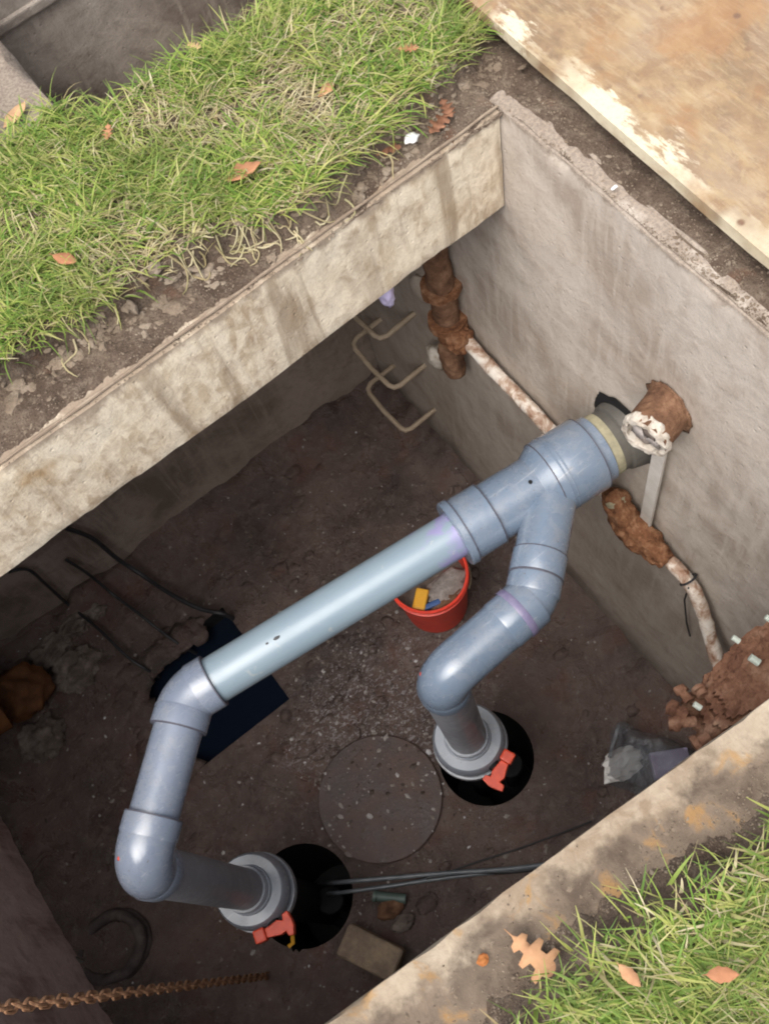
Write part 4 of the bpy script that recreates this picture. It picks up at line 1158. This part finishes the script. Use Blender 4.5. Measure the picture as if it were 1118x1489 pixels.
for i in range(160):
    x = random.uniform(.3, 1.6); y = kerb_y(x) + .05 + abs(random.gauss(0, .06)); clod(x, y, top(x, y), .0012 + .004 * random.random() ** 3, i)
for i in range(260):
    x = -.02 - abs(random.gauss(0, .045)); y = random.uniform(-.15, 1.0); clod(x, y, top(x, y), .0012 + .004 * random.random() ** 3, i)
tag(mesh('soil_clods', V, F, 'clod', None, False), 'crumbled soil clods along the turf edges and pit rim', 'soil', kind='stuff')


def leaf(u, v_, size, ang, label, mat='leaf', lift=.03, curl=.5, lobes=4, z=None, tilt=0):
    c_ = at(u, v_, lift) if z is None else at(u, v_, z)
    if lobes > 3:      # jagged oak outline
        half = [(-1.3, .010), (-1.0, .02), (-.85, .10), (-.80, .27), (-.66, .33), (-.60, .15), (-.42, .18), (-.34, .44), (-.18, .52), (-.10, .22), (.08, .24),
                (.16, .52), (.32, .56), (.36, .25), (.50, .24), (.58, .40), (.70, .38), (.74, .16), (.86, .17), (1.0, .02)]
    else:
        half = [(-1.2, .012), (-.95, .03), (-.7, .24), (-.45, .36), (-.2, .46), (.05, .44), (.3, .40), (.55, .30), (.8, .15), (1.0, .01)]
    half = [(a + random.uniform(-.02, .02), max(.005, b * random.uniform(.88, 1.12))) for a, b in half]
    V = []; F = []; ca, sa = math.cos(ang), math.sin(ang)
    for a, b in half:
        for sgn in (-1, 0, 1):
            x = a * size; y = sgn * b * size; zz = curl * size * (.9 * (b * sgn) ** 2 + .22 * a * a) + .14 * size * noise.noise(Vector((a * 3, b * sgn * 4, u)))
            zz += tilt * x
            V.append(c_ + Vector((x * ca - y * sa, x * sa + y * ca, zz)))
    for i in range(len(half) - 1):
        b = i * 3; F += [(b, b + 3, b + 4, b + 1), (b + 1, b + 4, b + 5, b + 2)]
    o = mesh('fallen_leaf', V, F, mat, None, True)
    md = o.modifiers.new('thick', 'SOLIDIFY'); md.thickness = .0006
    return tag(o, label, 'leaf', 'fallen leaves')
leaf(353, 252, .044, 2.6, 'curled tan leaf at the turf edge above the exposed roots', lift=.095, curl=1.0, lobes=3, tilt=.3)
leaf(22, 168, .042, .4, 'broad tan leaf on the dirty kerb at the left edge of the picture', z=.03, lobes=3)
leaf(95, 377, .030, 2.1, 'pale beige leaf lying in the bright grass at the left, above the stony edge', lift=.10, curl=.8, lobes=3)
leaf(157, 192, .022, 1.0, 'small faded leaf in the grass near the far pit', lift=.10)
leaf(283, 66, .018, 2.0, 'small pinkish leaf at the far edge of the turf strip', lift=.10)
leaf(475, 130, .026, .2, 'brownish pink leaf pressed into the trampled turf', lift=.09, lobes=3)
leaf(594, 70, .022, 2.4, 'small orange leaf in the grass near the cover plate', lift=.10)
leaf(556, 216, .040, 2.4, 'dark brown leaf on the soil ledge left of the white scrap', 'leaf_brown', lift=.03)
leaf(640, 178, .036, .3, 'reddish brown leaf on the soil ledge right of the white scrap', 'leaf_brown', lift=.025)
leaf(650, 158, .028, 1.3, 'dark russet leaf above the reddish brown one on the soil ledge', 'leaf_brown', lift=.03)
leaf(783, 1396, .050, 1.78, 'large jagged tan oak leaf on the near kerb beside the grass', lift=.022, curl=.15, lobes=5)
leaf(1050, 1418, .022, 2.5, 'small curled orange leaf in the bright grass at lower right', lift=.12, curl=1.0, lobes=3)
leaf(915, 1419, .020, 1.7, 'small faded pink leaf in the grass right of the oak leaf', lift=.09, lobes=3)
# white scrap on the soil, tiny bits on the rims
V, F = lump_data(.014, 2, .5, 2.2, 31, (1.2, .9, .5)); tag(mesh('paper_scrap', [v + at(598, 200, .03) for v in V], F, 'scrap', None, False), 'small white scrap on the soil ledge between brown leaves', 'scrap')
V, F = lump_data(.005, 2, .4, 2.2, 32, (1.6, .7, .5)); tag(mesh('pebble', [v + at(893, 272, .012) for v in V], F, 'scrap', None, False), 'tiny white pebble on the right rim under the plate edge', 'pebble')
V, F = lump_data(.007, 2, .4, 2.2, 33, (1.6, .8, .5)); tag(mesh('pebble', [v + at(760, 97, .02) for v in V], F, 'clod', None, False), 'small tan pebble on the soil beside the plate near the top', 'pebble')
V, F = lump_data(.008, 2, .4, 2.2, 34, (1.2, 1, .6)); tag(mesh('pebble', [v + at(702, 1397, .008) for v in V], F, 'pebble_orange', None, False), 'small orange pebble on the near kerb left of the oak leaf', 'pebble')
